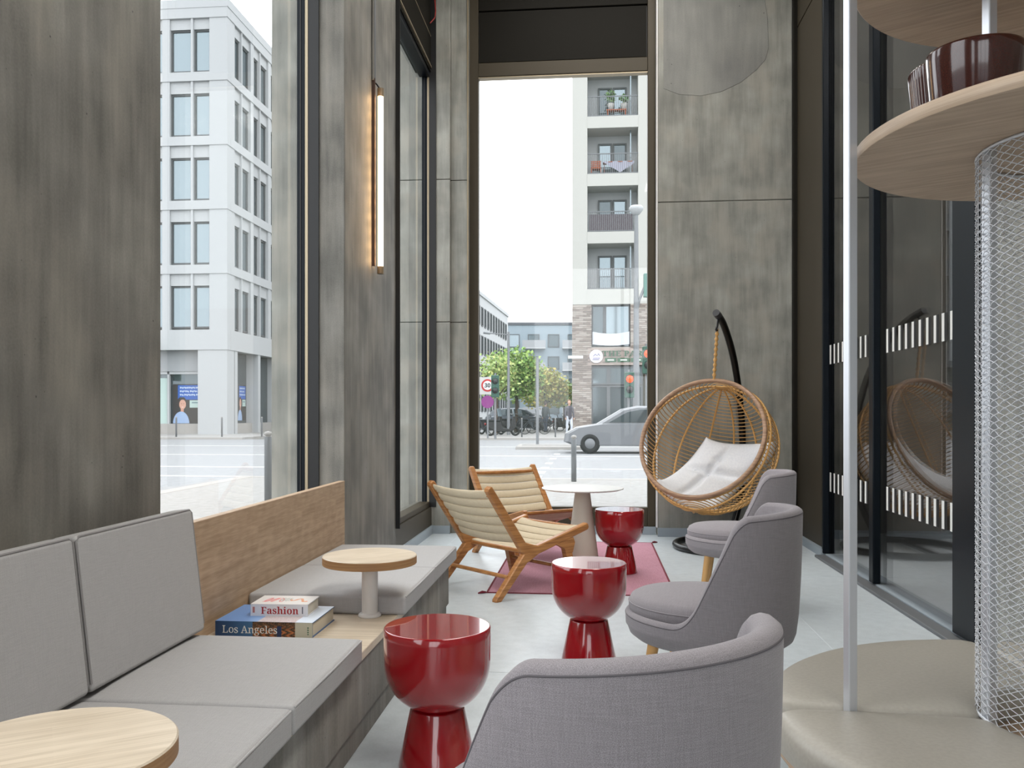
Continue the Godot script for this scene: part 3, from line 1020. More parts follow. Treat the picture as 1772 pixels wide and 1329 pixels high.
func ring_points(c: Vector3, r: float, n: int) -> Array:
	var out := []
	for k in n:
		var w := TAU * k / n
		out.append(c + Vector3(cos(w) * r, 0, sin(w) * r))
	return out

# ---------------------------------------------------------------- rug, white table
func make_rug_and_white_table() -> void:
	var r := thing("rug", "pink flat-woven rug with a dark red edge under the white table", "rug", Vector3(-0.07, 0, -6.49))
	bx(r, "field", M.rug, Vector3(-0.585, 0.0, -1.09), Vector3(0.585, 0.004, 1.09))
	for s in [-1.0, 1.0]:
		bx(r, "binding", M.rug_edge, Vector3(-0.598, 0.0, s * 1.09), Vector3(0.598, 0.005, s * 1.103))
		bx(r, "binding", M.rug_edge, Vector3(s * 0.585, 0.0, -1.09), Vector3(s * 0.598, 0.005, 1.09))
	for k in [-1.0, 1.0]:
		for s in [-1.0, 1.0]:
			var c := Vector3(s * 0.60, 0.006, k * 1.10)
			part(r, "tassel", tube_mesh([c, c + Vector3(s * 0.02, 0.002, k * 0.012), c + Vector3(s * 0.045, -0.002, k * 0.03)], [0.006, 0.010, 0.004], 6), M.rug_edge)
	var h := 0.60
	var p := on(1008, 845, h)
	var t := thing("pedestal_table", "round white table with a thin top on a cream cone, standing on the pink rug", "table", Vector3(p.x, 0.0045, p.z))
	part(t, "table_top", lathe_mesh([Vector2(0, h - 0.014), Vector2(0.27, h - 0.014), Vector2(0.293, h - 0.006), Vector2(0.294, h - 0.002), Vector2(0.292, h), Vector2(0.292, h), Vector2(0, h)], 80), M.white_top)
	part(t, "cone_base", lathe_mesh([Vector2(0, 0), Vector2(0.125, 0), Vector2(0.127, 0.004), Vector2(0.052, h - 0.014)], 64), M.cone)

# ---------------------------------------------------------------- lounge chairs
func bar_profile(a: Vector2, b: Vector2, wa: float, wb: float) -> PackedVector2Array:
	var d := (b - a).normalized()
	var n := Vector2(-d.y, d.x)
	var out := PackedVector2Array()
	out.append(a + n * wa / 2)
	out.append(b + n * wb / 2)
	out.append(b + d * wb * 0.28 + n * wb * 0.25)
	out.append(b + d * wb * 0.28 - n * wb * 0.25)
	out.append(b - n * wb / 2)
	out.append(a - n * wa / 2)
	return out

func make_lounge_chairs() -> void:
	# local: +x is forward, y up, z across; profile points are (forward, height)
	var t := thing("lounge_chair", "low teak lounge chair with a woven rope back turned away, at the bench end", "chair", Vector3.ZERO, 0.0, "teak and rope lounge chairs")
	var T := Vector2(-0.06, 0.685)
	var J := Vector2(0.245, 0.262)
	var P := Vector2(0.765, 0.395)
	var FR := Vector2(0.0, 0.0)
	var K := Vector2(0.575, 0.335)
	var FF := Vector2(0.655, 0.0)
	var hw := 0.30
	# each side frame is one piece of joined timber: one outline
	var poly := func(list: Array) -> PackedVector2Array:
		var acc: Array[PackedVector2Array] = []
		acc.append(list[0])
		for k in range(1, list.size()):
			var merged := Geometry2D.merge_polygons(acc[0], list[k])
			acc[0] = merged[0]
		return acc[0]
	var fillet_a := PackedVector2Array([J + Vector2(-0.075, 0.095), J + Vector2(0.05, 0.055), J + Vector2(0.13, 0.04), J + Vector2(0.08, -0.01), J + Vector2(0.0, -0.05), J + Vector2(-0.06, -0.05), J + Vector2(-0.03, 0.02)])
	var fillet_b := PackedVector2Array([K + Vector2(-0.10, -0.03), K + Vector2(0.06, 0.0), K + Vector2(0.075, -0.035), K + Vector2(0.055, -0.10), K + Vector2(0.0, -0.08), K + Vector2(-0.04, -0.055)])
	var upright: PackedVector2Array = poly.call([bar_profile(J, T, 0.060, 0.046), fillet_a, bar_profile(J, P, 0.056, 0.046), bar_profile(J, FR, 0.062, 0.044)])
	for s in [-1.0, 1.0]:
		part(t, "side_frame", plate_mesh(upright, 0.042, 0.006), M.teak, Vector3(0, 0, s * hw))
		var front: PackedVector2Array = poly.call([bar_profile(K + Vector2(0, -0.01), FF, 0.060, 0.040), fillet_b])
		part(t, "front_leg", plate_mesh(front, 0.038, 0.006), M.teak, Vector3(0, 0, s * hw))
	# cross bars
	for c in [[Vector2(0.10, 0.135), 0.013], [Vector2(0.625, 0.13), 0.013], [Vector2(0.27, 0.27), 0.015], [Vector2(0.715, 0.385), 0.015], [Vector2(-0.03, 0.645), 0.015]]:
		var v: Vector2 = c[0]
		part(t, "cross_bar", tube_mesh([Vector3(v.x, v.y, -hw), Vector3(v.x, v.y, hw)], c[1], 12), M.teak)
	# rope bands: back
	var n := 6
	var d := (T - J).normalized()
	var nn := Vector2(-d.y, d.x)       # out of the back towards the rear
	if nn.x > 0:
		nn = -nn
	for k in n:
		var a := J + d * (0.095 + 0.070 * k)
		part(t, "back_band", band_mesh(a, d, nn, 0.0685, hw - 0.018, 0.022, -0.022), M.rope)
	# seat: a shallow sling of bands
	var m := 7
	for k in m:
		var u0 := float(k) / m
		var u1 := float(k + 1) / m
		var a := sling(u0)
		var b := sling(u1)
		var dd := (b - a).normalized()
		var up := Vector2(-dd.y, dd.x)
		part(t, "seat_band", band_mesh(a, dd, up, a.distance_to(b) * 0.985, hw - 0.018, 0.017, 0.010), M.rope)
	# chair 1: rear foot and front tip found on the floor plan
	var foot := Vector3(-0.577, 0, -5.14)
	var fwd := Vector3(0.70, 0, -0.714).normalized()
	var across := Vector3(-fwd.z, 0, fwd.x)       # local +z
	var turn := atan2(-fwd.z, fwd.x)
	t.position = foot - across * hw
	t.rotation.y = turn
	if (Basis(Vector3.UP, turn) * Vector3(0, 0, 1)).dot(Vector3(0.714, 0, 0.70)) < 0:
		t.position = foot + across * hw
	var f2 := Vector3(0.60, 0, 0.80).normalized()
	copy(t, "low teak lounge chair with a woven rope seat in front of the street window", Vector3(-0.715, 0.0, -7.14), atan2(-f2.z, f2.x))

func sling(u: float) -> Vector2:
	return Vector2(lerpf(0.262, 0.722, u), lerpf(0.288, 0.402, u) - 0.045 * sin(PI * u))

func band_mesh(a: Vector2, d: Vector2, n: Vector2, width: float, hw: float, thick: float, sag: float) -> Mesh:
	# a roll of woven rope stretched across; cross-section is an ellipse in the (d, n) plane, sagging by sag along n in the middle
	var st := tool()
	st.set_smooth_group(0)
	var rows := []
	for i in 13:
		var z := lerpf(-hw, hw, i / 12.0)
		var dip := sag * (1.0 - pow(z / hw, 2.0))
		var row := []
		for k in 12:
			var w := TAU * k / 12
			var p := a + d * (width / 2 + cos(w) * width / 2) + n * (sin(w) * thick / 2 * (1.0 if true else 0.0) - dip)
			row.append(Vector3(p.x, p.y, z))
		rows.append(row)
	for i in 12:
		for k in 12:
			quad(st, rows[i][k], rows[i][(k + 1) % 12], rows[i + 1][(k + 1) % 12], rows[i + 1][k])
	return done(st, true)

# ---------------------------------------------------------------- hanging chair
func cam_dir(v: Vector3) -> Vector3:
	return Basis(Vector3.UP, YAW) * v

func make_hanging_chair() -> void:
	var rs := 0.565
	var rim_r := 0.533
	var deep := sqrt(rs * rs - rim_r * rim_r)
	var n := cam_dir(Vector3(-0.514, 0.439, 0.737)).normalized()
	var axis := cam_dir(Vector3(0.42, 0.73, -0.54)).normalized()
	axis = (axis - n * axis.dot(n)).normalized()
	var side := n.cross(axis)
	var rim_c := pt(1213, 757, 7.10)
	var c := rim_c - n * deep
	var lim := deep / rs
	var b := thing("hanging_chair", "round rattan basket chair hanging from a black stand by the concrete pier", "chair", c)
	var ring := []
	for k in 96:
		var w := TAU * k / 96
		ring.append(n * deep + (axis * cos(w) + side * sin(w)) * rim_r)
	part(b, "rim", tube_mesh(ring, 0.019, 10, true), M.rattan_rim)
	var ring2 := []
	for k in 96:
		var w := TAU * k / 96
		ring2.append(n * (deep - 0.035) + (axis * cos(w) + side * sin(w)) * (rim_r + 0.008))
	part(b, "inner_rim", tube_mesh(twisted(ring2, 0.003), 0.009, 7, true), M.rattan_rib)
	# fine strands along the circles round the axis
	for k in 50:
		var lam := deg_to_rad(-84.0 + 168.0 * k / 49.0)
		var cl := cos(lam)
		var start := acos(lim / cl) if cl > lim else 0.0
		var pts := []
		var steps := 44
		for i in steps + 1:
			var psi := lerpf(start, TAU - start, float(i) / steps)
			pts.append((axis * sin(lam) + (n * cos(psi) + side * sin(psi)) * cl) * rs)
		part(b, "rattan_strand", tube_mesh(pts, 0.0044, 5), M.rattan)
	# thick wrapped ribs
	for k in 9:
		var psi := deg_to_rad(78.0 + (282.0 - 78.0) * k / 8.0)
		var pts := []
		var rad := []
		for i in 91:
			var lam := deg_to_rad(-90.0 + 180.0 * i / 90.0)
			if cos(lam) * cos(psi) > lim:
				continue
			pts.append((axis * sin(lam) + (n * cos(psi) + side * sin(psi)) * cos(lam)) * (rs + 0.004))
			rad.append(0.0105 if i % 2 else 0.0080)
		part(b, "rib", tube_mesh(pts, rad, 7), M.rattan_rib)
	# rope up to the hook
	var top: Vector3 = n * deep + axis * rim_r
	var best := -9.0
	for p in ring:
		var near := -absf((p + c - pt(1241, 655, 7.15)).dot(cam_dir(Vector3.RIGHT)))
		if p.y > 0.2 and near > best:
			best = near
			top = p
	var hook := pt(1241, 570, 7.15) - c
	var rp := []
	var rr := []
	for i in 41:
		rp.append(top.lerp(hook, i / 40.0))
		rr.append(0.016 if i % 4 < 2 else 0.010)
	part(b, "hanging_rope", tube_mesh(rp, rr, 8), M.rattan_rib)
	part(b, "hook_ring", tube_mesh([hook + Vector3(0, -0.01, 0), hook + Vector3(0.02, 0.03, 0), hook + Vector3(0, 0.07, 0), hook + Vector3(-0.02, 0.03, 0)], 0.007, 8, true), M.black_metal)
	# stand
	var s := thing("hanging_chair_stand", "black curved steel stand with a ring base holding the rattan basket", "stand", Vector3(1.17, 0, -7.33))
	var base := ring_points(Vector3(0, 0.03, 0), 0.465, 64)
	part(s, "base_ring", tube_mesh(base, 0.027, 10, true), M.black_metal)
	part(s, "base_bar", tube_mesh([Vector3(-0.12, 0.03, -0.44), Vector3(-0.12, 0.03, 0.44)], 0.020, 8), M.black_metal)
	var o := s.position
	var arch := [Vector3(0.06, 0.03, -0.455)]
	for q in [[1283, 850, 7.78], [1285, 760, 7.80], [1281, 700, 7.76], [1274, 645, 7.66], [1266, 605, 7.52], [1257, 575, 7.38], [1249, 555, 7.26], [1242, 545, 7.17]]:
		arch.append(pt(q[0], q[1], q[2]) - o)
	part(s, "arch", tube_mesh(smooth_path(arch, 5), 0.030, 12), M.black_metal)
	part(s, "arch_cap", tube_mesh([pt(1243, 546, 7.18) - o, pt(1239, 541, 7.13) - o], [0.033, 0.030], 12), mat(Color(0.25, 0.25, 0.26), 0.4))
	part(s, "hook", tube_mesh([pt(1243, 551, 7.18) - o, pt(1241, 565, 7.15) - o, pt(1239, 570, 7.14) - o, pt(1241, 573, 7.14) - o], 0.010, 8), M.black_metal)
	# cushion: a tufted pad lying in the bowl
	var inner := rs - 0.012
	var net := []
	for q in [[1130, 836], [1176, 812], [1222, 756], [1165, 868], [1226, 832], [1272, 768], [1238, 884], [1292, 836], [1352, 764]]:
		var d := pt(q[0], q[1], 1.0) - Vector3(0, EYE, 0)
		var oc := Vector3(0, EYE, 0) - c
		var aa := d.dot(d)
		var bb := 2.0 * oc.dot(d)
		var cc := oc.dot(oc) - inner * inner
		var disc := maxf(bb * bb - 4 * aa * cc, 0.0)
		net.append((oc + d * ((-bb + sqrt(disc)) / (2 * aa))).normalized())
	var lag := func(t: float) -> Array: return [2.0 * (t - 0.5) * (t - 1.0), -4.0 * t * (t - 1.0), 2.0 * t * (t - 0.5)]
	var cu := thing("papasan_cushion", "white tufted cushion lying in the rattan basket", "cushion", c)
	var st := tool()
	st.set_smooth_group(0)
	var gn := 36
	var outer := []
	var inn := []
	for i in gn + 1:
		var ro := []
		var ri := []
		for j in gn + 1:
			var u := float(i) / gn
			var v := float(j) / gn
			var wu: Array = lag.call(u)
			var wv: Array = lag.call(v)
			var dir := Vector3.ZERO
			for e1 in 3:
				for e2 in 3:
					dir += net[e1 * 3 + e2] * (wu[e2] * wv[e1])
			dir = dir.normalized()
			var e := pow(maxf(sin(PI * u), 0.0), 0.5) * pow(maxf(sin(PI * v), 0.0), 0.5)
			var fold := (1.0 - 0.55 * exp(-pow((u - 0.5) / 0.07, 2.0))) * (1.0 - 0.45 * exp(-pow((v - 0.5) / 0.06, 2.0)))
			fold *= 1.0 - 0.35 * exp(-(pow((u - 0.76) / 0.05, 2.0) + pow((v - 0.5) / 0.12, 2.0)))
			var th := 0.045 + e * 0.14 * fold
			ro.append(dir * (inner - 0.008))
			ri.append(dir * (inner - 0.008 - th))
		outer.append(ro)
		inn.append(ri)
	for i in gn:
		for j in gn:
			quad(st, outer[i][j], outer[i][j + 1], outer[i + 1][j + 1], outer[i + 1][j])
			quad(st, inn[i][j], inn[i + 1][j], inn[i + 1][j + 1], inn[i][j + 1])
	for i in gn:
		quad(st, outer[i][0], outer[i + 1][0], inn[i + 1][0], inn[i][0])
		quad(st, outer[i + 1][gn], outer[i][gn], inn[i][gn], inn[i + 1][gn])
		quad(st, outer[0][i + 1], outer[0][i], inn[0][i], inn[0][i + 1])
		quad(st, outer[gn][i], outer[gn][i + 1], inn[gn][i + 1], inn[gn][i])
	part(cu, "pad", done(st, true), M.white_cloth)
	for q in [[0.5, 0.5], [0.76, 0.5], [0.5, 0.24]]:
		var p: Vector3 = inn[int(gn * q[0])][int(gn * q[1])]
		part(cu, "button", sphere(0.010), M.white_cloth, p)

func sphere(r: float, rings := 8, segs := 12) -> Mesh:
	var m := SphereMesh.new()
	m.radius = r
	m.height = r * 2
	m.rings = rings
	m.radial_segments = segs
	return m

func twisted(ring: Array, amount: float) -> Array:
	var out := []
	for k in ring.size():
		out.append(ring[k] + Vector3(sin(k * 1.9), cos(k * 1.9), sin(k * 1.3)) * amount)
	return out

func smooth_path(pts: Array, per: int) -> Array:
	var out := []
	for i in pts.size() - 1:
		var a: Vector3 = pts[maxi(i - 1, 0)]
		var b: Vector3 = pts[i]
		var c: Vector3 = pts[i + 1]
		var d: Vector3 = pts[mini(i + 2, pts.size() - 1)]
		for k in per:
			out.append(b.cubic_interpolate(c, a, d, float(k) / per))
	out.append(pts[-1])
	return out

# ---------------------------------------------------------------- display tower with round bench
func make_tower() -> void:
	var c := Vector3(1.17, 0, -2.10)
	var t := thing("display_tower", "round leather bench with a wire mesh tower and round oak shelves on steel poles", "shelf", c)
	var seat_y := 0.43
	var rad := 0.735
	# base drum in oak, in two halves on either side of the pole line
	part(t, "base_drum", lathe_mesh([Vector2(0, 0), Vector2(rad - 0.05, 0), Vector2(rad - 0.05, 0.0), Vector2(rad - 0.05, 0.335), Vector2(rad - 0.05, 0.335), Vector2(0, 0.335)], 96), M.oak_pale)
	part(t, "seat_board", lathe_mesh([Vector2(0, 0.335), Vector2(rad - 0.008, 0.335), Vector2(rad - 0.006, 0.338), Vector2(rad - 0.006, 0.352), Vector2(0, 0.352)], 96), M.oak)
	# leather pads: four quarter rings
	for k in 4:
		var from := deg_to_rad(184.0 + 90.0 * k)
		part(t, "seat_pad", pad_mesh(from, from + PI / 2, 0.235, rad, 0.352, seat_y), M.leather)
	# poles along the gap
	for r in [0.548, 0.235]:
		var p := Vector3(-cos(deg_to_rad(4.0)) * r, 0, -sin(deg_to_rad(4.0)) * r)
		var o := part(t, "pole", box_mesh(Vector3(0.024, 3.6, 0.024), 0.002), M.steel, p + Vector3(0, 0.35 + 1.8, 0))
		o.rotation.y = 0.35
	for a in [124.0, 244.0]:
		var p := Vector3(-cos(deg_to_rad(a)) * 0.548, 0.35 + 1.8, sin(deg_to_rad(a)) * 0.548)
		if a > 200.0:
			continue
		part(t, "pole", box_mesh(Vector3(0.024, 3.6, 0.024), 0.002), M.steel, Vector3(0.548, 2.15, 0.02))
	# shelves
	for s in [[1.765, 0.030], [2.211, 0.030], [2.90, 0.030]]:
		var y: float = s[0]
		var d: float = s[1]
		var r := 0.528
		var sh := part(t, "shelf", lathe_mesh([Vector2(0, 0), Vector2(r - 0.002, 0), Vector2(r - 0.002, 0), Vector2(r, 0.002), Vector2(r, d - 0.002), Vector2(r - 0.002, d), Vector2(r - 0.002, d), Vector2(0, d)], 96), M.oak_shelf, Vector3(0, y, 0))
		sh.rotation.y = -0.55
	# wire mesh cylinder
	var y0 := seat_y - 0.01
	var y1 := 1.765
	var mr := 0.25
	var st := tool()
	var around := 44
	var pitch := 0.0175
	var turns := (y1 - y0) / (pitch * around)
	var steps := int(ceil(turns * around))
	for fam in [-1.0, 1.0]:
		for k in around:
			var pts := []
			for i in steps * 2 + 1:
				var f := float(i) / (steps * 2)
				var w: float = TAU * k / around + fam * f * turns * TAU * 0.5 * 2.0
				var wob: float = 0.0025 * fam * (1.0 if i % 2 else -1.0)
				pts.append(Vector3(cos(w) * (mr + wob), lerpf(y0, y1, f), sin(w) * (mr + wob)))
			add_tube(st, pts, 0.0011, 4, false, false)
	st.generate_normals()
	var wm := part(t, "wire_mesh", st.commit(), M.wire)
	wm.set_meta("kind", "stuff")
	for y in [y0 + 0.004, y1 - 0.004]:
		part(t, "mesh_hoop", tube_mesh(ring_points(Vector3(0, y, 0), mr, 64), 0.004, 6, true), M.wire)
	# pots on the lower shelf
	var yp := 1.795
	var pot := thing("flower_pot", "smooth speckled brown glazed pot on the round oak shelf", "pot", Vector3(0, yp, 0) + flat(pt(1687, 200, 1.98)))
	part(pot, "body", lathe_mesh([Vector2(0, 0), Vector2(0.082, 0), Vector2(0.088, 0.006), Vector2(0.103, 0.16), Vector2(0.1045, 0.178), Vector2(0.1035, 0.183), Vector2(0.100, 0.184), Vector2(0.097, 0.180), Vector2(0.085, 0.02), Vector2(0, 0.02)], 72), M.pot_speckle)
	var pot2 := thing("flower_pot", "brown glazed pot with fine vertical pleats behind the smooth pot", "pot", Vector3(0, yp, 0) + flat(pt(1664, 200, 2.20)))
	var st2 := tool()
	st2.set_smooth_group(0)
	var prof := [Vector2(0, 0), Vector2(0.098, 0.0), Vector2(0.104, 0.008), Vector2(0.124, 0.20), Vector2(0.126, 0.228), Vector2(0.123, 0.232), Vector2(0.119, 0.226), Vector2(0.100, 0.02), Vector2(0, 0.02)]
	var n := 288
	for k in n:
		for i in prof.size() - 1:
			var q := []
			for e in [[k, i], [k, i + 1], [k + 1, i + 1], [k + 1, i]]:
				var w: float = TAU * e[0] / n
				var v: Vector2 = prof[e[1]]
				var pl := 0.0018 * absf(sin(w * 36.0)) if e[1] >= 2 and e[1] <= 4 else 0.0
				q.append(Vector3(cos(w) * maxf(v.x - pl, 0.0), v.y, sin(w) * maxf(v.x - pl, 0.0)))
			quad(st2, q[0], q[1], q[2], q[3])
	part(pot2, "body", done(st2, true), M.pot)

func flat(v: Vector3) -> Vector3:
	return Vector3(v.x, 0, v.z)

func pad_mesh(a0: float, a1: float, r0: float, r1: float, y0: float, y1: float) -> Mesh:
	# a padded sector of a ring with rounded edges and corners
	var st := tool()
	st.set_smooth_group(0)
	var nu := 40
	var prof := []      # inset, height from bottom over the edge to the crown
	prof.append([0.0, y0])
	prof.append([-0.004, y0 + (y1 - y0) * 0.35])
	prof.append([0.0, y0 + (y1 - y0) * 0.70])
	prof.append([0.008, y0 + (y1 - y0) * 0.92])
	prof.append([0.020, y0 + (y1 - y0) * 1.0])
	prof.append([0.05, y1 + 0.004])
	prof.append([0.10, y1 + 0.0068])
	prof.append([0.15, y1 + 0.007])
	var outline := func(inset: float) -> Array:
		var pts := []
		var cr := 0.06
		var g := 0.003 + inset
		var ro := r1 - inset
		var rin := r0 + inset
		var ao := asin(clampf(g / ro, 0.0, 1.0))
		var ai := asin(clampf(g / rin, 0.0, 1.0))
		# outer arc, straight side, inner arc, straight side; corners rounded by sampling
		for k in nu + 1:
			pts.append(Vector2.from_angle(lerpf(a0 + ao, a1 - ao, float(k) / nu)) * ro)
		for k in range(1, 12):
			pts.append((Vector2.from_angle(a1 - ao) * ro).lerp(Vector2.from_angle(a1 - ai) * rin, k / 12.0))
		for k in nu + 1:
			pts.append(Vector2.from_angle(lerpf(a1 - ai, a0 + ai, float(k) / nu)) * rin)
		for k in range(1, 12):
			pts.append((Vector2.from_angle(a0 + ai) * rin).lerp(Vector2.from_angle(a0 + ao) * ro, k / 12.0))
		# soften the corners
		for pass_no in 5:
			var s := []
			for k in pts.size():
				s.append((pts[k - 1] + pts[k] * 2.0 + pts[(k + 1) % pts.size()]) / 4.0)
			pts = s
		return pts
	var rings := []
	for p in prof:
		var ring := []
		for v in outline.call(p[0]):
			ring.append(Vector3(v.x, p[1], v.y))
		rings.append(ring)
	var n: int = rings[0].size()
	var heart := Vector2.from_angle((a0 + a1) / 2) * (r0 + r1) * 0.5
	for i in rings.size() - 1:
		for k in n:
			var q := [rings[i][k], rings[i + 1][k], rings[i + 1][(k + 1) % n], rings[i][(k + 1) % n]]
			quad(st, q[0], q[1], q[2], q[3])
	st.index()
	st.generate_normals()
	var out := st.commit()
	# crown: flat, its triangles turned upwards
	var cap := tool()
	var poly := PackedVector2Array()
	for v in rings[-1]:
		poly.append(Vector2(v.x, v.z))
	var tri := Geometry2D.triangulate_polygon(poly)
	for k in tri.size():
		cap.set_normal(Vector3.UP)
		cap.add_vertex(Vector3(poly[tri[k]].x, rings[-1][0].y, poly[tri[k]].y))
	return cap.commit(out)

# ---------------------------------------------------------------- wall lamp
func make_wall_lamp() -> void:
	var z := -5.78
	var l := thing("tube_lamp", "warm glowing vertical tube lamp on the concrete pier", "lamp", Vector3(WX, 0, z))
	var x := 0.052
	var y0 := 2.10
	var y1 := 3.375
	part(l, "conduit", tube_mesh([Vector3(0.010, 3.42, -0.0), Vector3(0.010, TOP - 0.02, 0.0)], 0.010, 8), M.pole)
	part(l, "conduit", tube_mesh([Vector3(0.010, 3.42, 0.045), Vector3(0.010, TOP - 0.02, 0.045)], 0.008, 8), M.concrete)
	bx(l, "back_rail", mat(Color(0.28, 0.20, 0.16), 0.6), Vector3(0.0, y0 + 0.05, 0.022), Vector3(0.022, y1 + 0.06, 0.040))
	part(l, "cable", tube_mesh([Vector3(0.010, 3.42, 0.0), Vector3(0.03, 3.40, 0.012), Vector3(0.05, 3.37, 0.0)], 0.006, 6), M.black_metal)
	for y in [[y0, y0 + 0.05], [y1 - 0.055, y1]]:
		part(l, "end_cap", tube_mesh([Vector3(x, y[0], 0), Vector3(x, y[1], 0)], 0.023, 20), mat(Color(0.48, 0.42, 0.33), 0.4))
	var glow := mat(Color(1.0, 0.95, 0.86), 0.5)
	glow.emission_enabled = true
	glow.emission = Color(1.0, 0.86, 0.66)
	glow.emission_energy_multiplier = 1.3
	# the body: an aluminium half tube to the window side, the diffuser on the other
	part(l, "diffuser", tube_mesh([Vector3(x, y0 + 0.05, 0), Vector3(x, y1 - 0.055, 0)], 0.0185, 24), glow)
	for k in 12:
		var o := OmniLight3D.new()
		o.name = "tube_glow"
		o.position = Vector3(x, lerpf(y0 + 0.09, y1 - 0.09, k / 11.0), 0.034)
		o.light_color = Color(1.0, 0.80, 0.56)
		o.light_energy = 0.0022
		o.light_size = 0.02
		o.omni_range = 16.0
		o.omni_attenuation = 2.0
		o.shadow_enabled = true
		l.add_child(o)

# ---------------------------------------------------------------- street
func make_street() -> void:
	var s := structure("street", "pale asphalt street crossing outside the windows", "road")
	bx(s, "carriageway", M.asphalt, Vector3(-60, -0.4, -38.5), Vector3(60, -0.10, 30))
	bx(s, "side_street", M.asphalt, Vector3(-14, -0.4, -140), Vector3(4.5, -0.101, -38.5))
	bx(s, "pavement_near", M.paving, Vector3(-6.0, -0.4, -14.6), Vector3(22, 0.0, -8.5))
	bx(s, "pavement_side", M.paving, Vector3(-6.0, -0.4, -8.5), Vector3(-1.96, 0.0, 12))
	bx(s, "kerb_near", M.kerb, Vector3(-6.0, -0.4, -14.85), Vector3(22, 0.01, -14.6), 0.01)
	bx(s, "kerb_side", M.kerb, Vector3(-6.25, -0.4, -14.85), Vector3(-6.0, 0.01, 12), 0.01)
	bx(s, "kerb_far", M.kerb, Vector3(-6.0, -0.4, -38.8), Vector3(30, 0.01, -38.5), 0.01)
	bx(s, "pavement_far", M.paving, Vector3(-6.0, -0.4, -140), Vector3(60, 0.0, -38.8))
	bx(s, "kerb_left", M.kerb, Vector3(-60, -0.4, -38.3), Vector3(-16.0, 0.01, -38.0), 0.01)
	bx(s, "pavement_left", M.paving, Vector3(-60, -0.4, -140), Vector3(-16.0, 0.0, -38.3))
	# stop lines and dashes
	for k in 9:
		var p0 := on(978 - k * 7.0, 770 + k * 8.0, -0.10)
		bx(s, "lane_dash", M.paint, Vector3(p0.x - 0.09, -0.11, p0.z - 0.32), Vector3(p0.x + 0.09, -0.094, p0.z + 0.32))
	for z in [-16.2, -19.0, -24.5, -31.0]:
		bx(s, "lane_line", M.paint, Vector3(-30, -0.11, z), Vector3(20, -0.095, z + 0.22))
	# traffic island
	var i := structure("trim_1", "low kerbed traffic island in the road", "island")
	bx(i, "kerb", M.kerb, Vector3(-2.55, -0.2, -30.2), Vector3(0.15, 0.04, -28.6), 0.05)
	bx(i, "paving", M.paving, Vector3(-2.35, 0.03, -30.0), Vector3(-0.05, 0.06, -28.8), 0.02)

# ---------------------------------------------------------------- buildings
func glazed(b: Node3D, c: Vector3, w: float, h: float, yaw: float, pane: Material) -> void:
	# a window in the plane through c: a frame and a pane, normal turned by yaw from +z
	var o := part(b, "window", frame_mesh(w, h, 0.09, 0.12), M.far_frame, c)
	o.rotation.y = yaw
	part(o, "pane", box_mesh(Vector3(w - 0.16, h - 0.16, 0.03)), pane, Vector3(0, 0, -0.02))

func frame_mesh(w: float, h: float, t: float, d: float) -> Mesh:
	var key := "frame %.3f %.3f %.3f %.3f" % [w, h, t, d]
	if mesh_store.has(key):
		return mesh_store[key]
	var st := tool()
	add_box(st, Vector3(-w / 2 + t / 2, 0, 0), Vector3(t, h, d))
	add_box(st, Vector3(w / 2 - t / 2, 0, 0), Vector3(t, h, d))
	add_box(st, Vector3(0, h / 2 - t / 2, 0), Vector3(w - 2 * t, t, d))
	add_box(st, Vector3(0, -h / 2 + t / 2, 0), Vector3(w - 2 * t, t, d))
	var m := done(st)
	mesh_store[key] = m
	return m

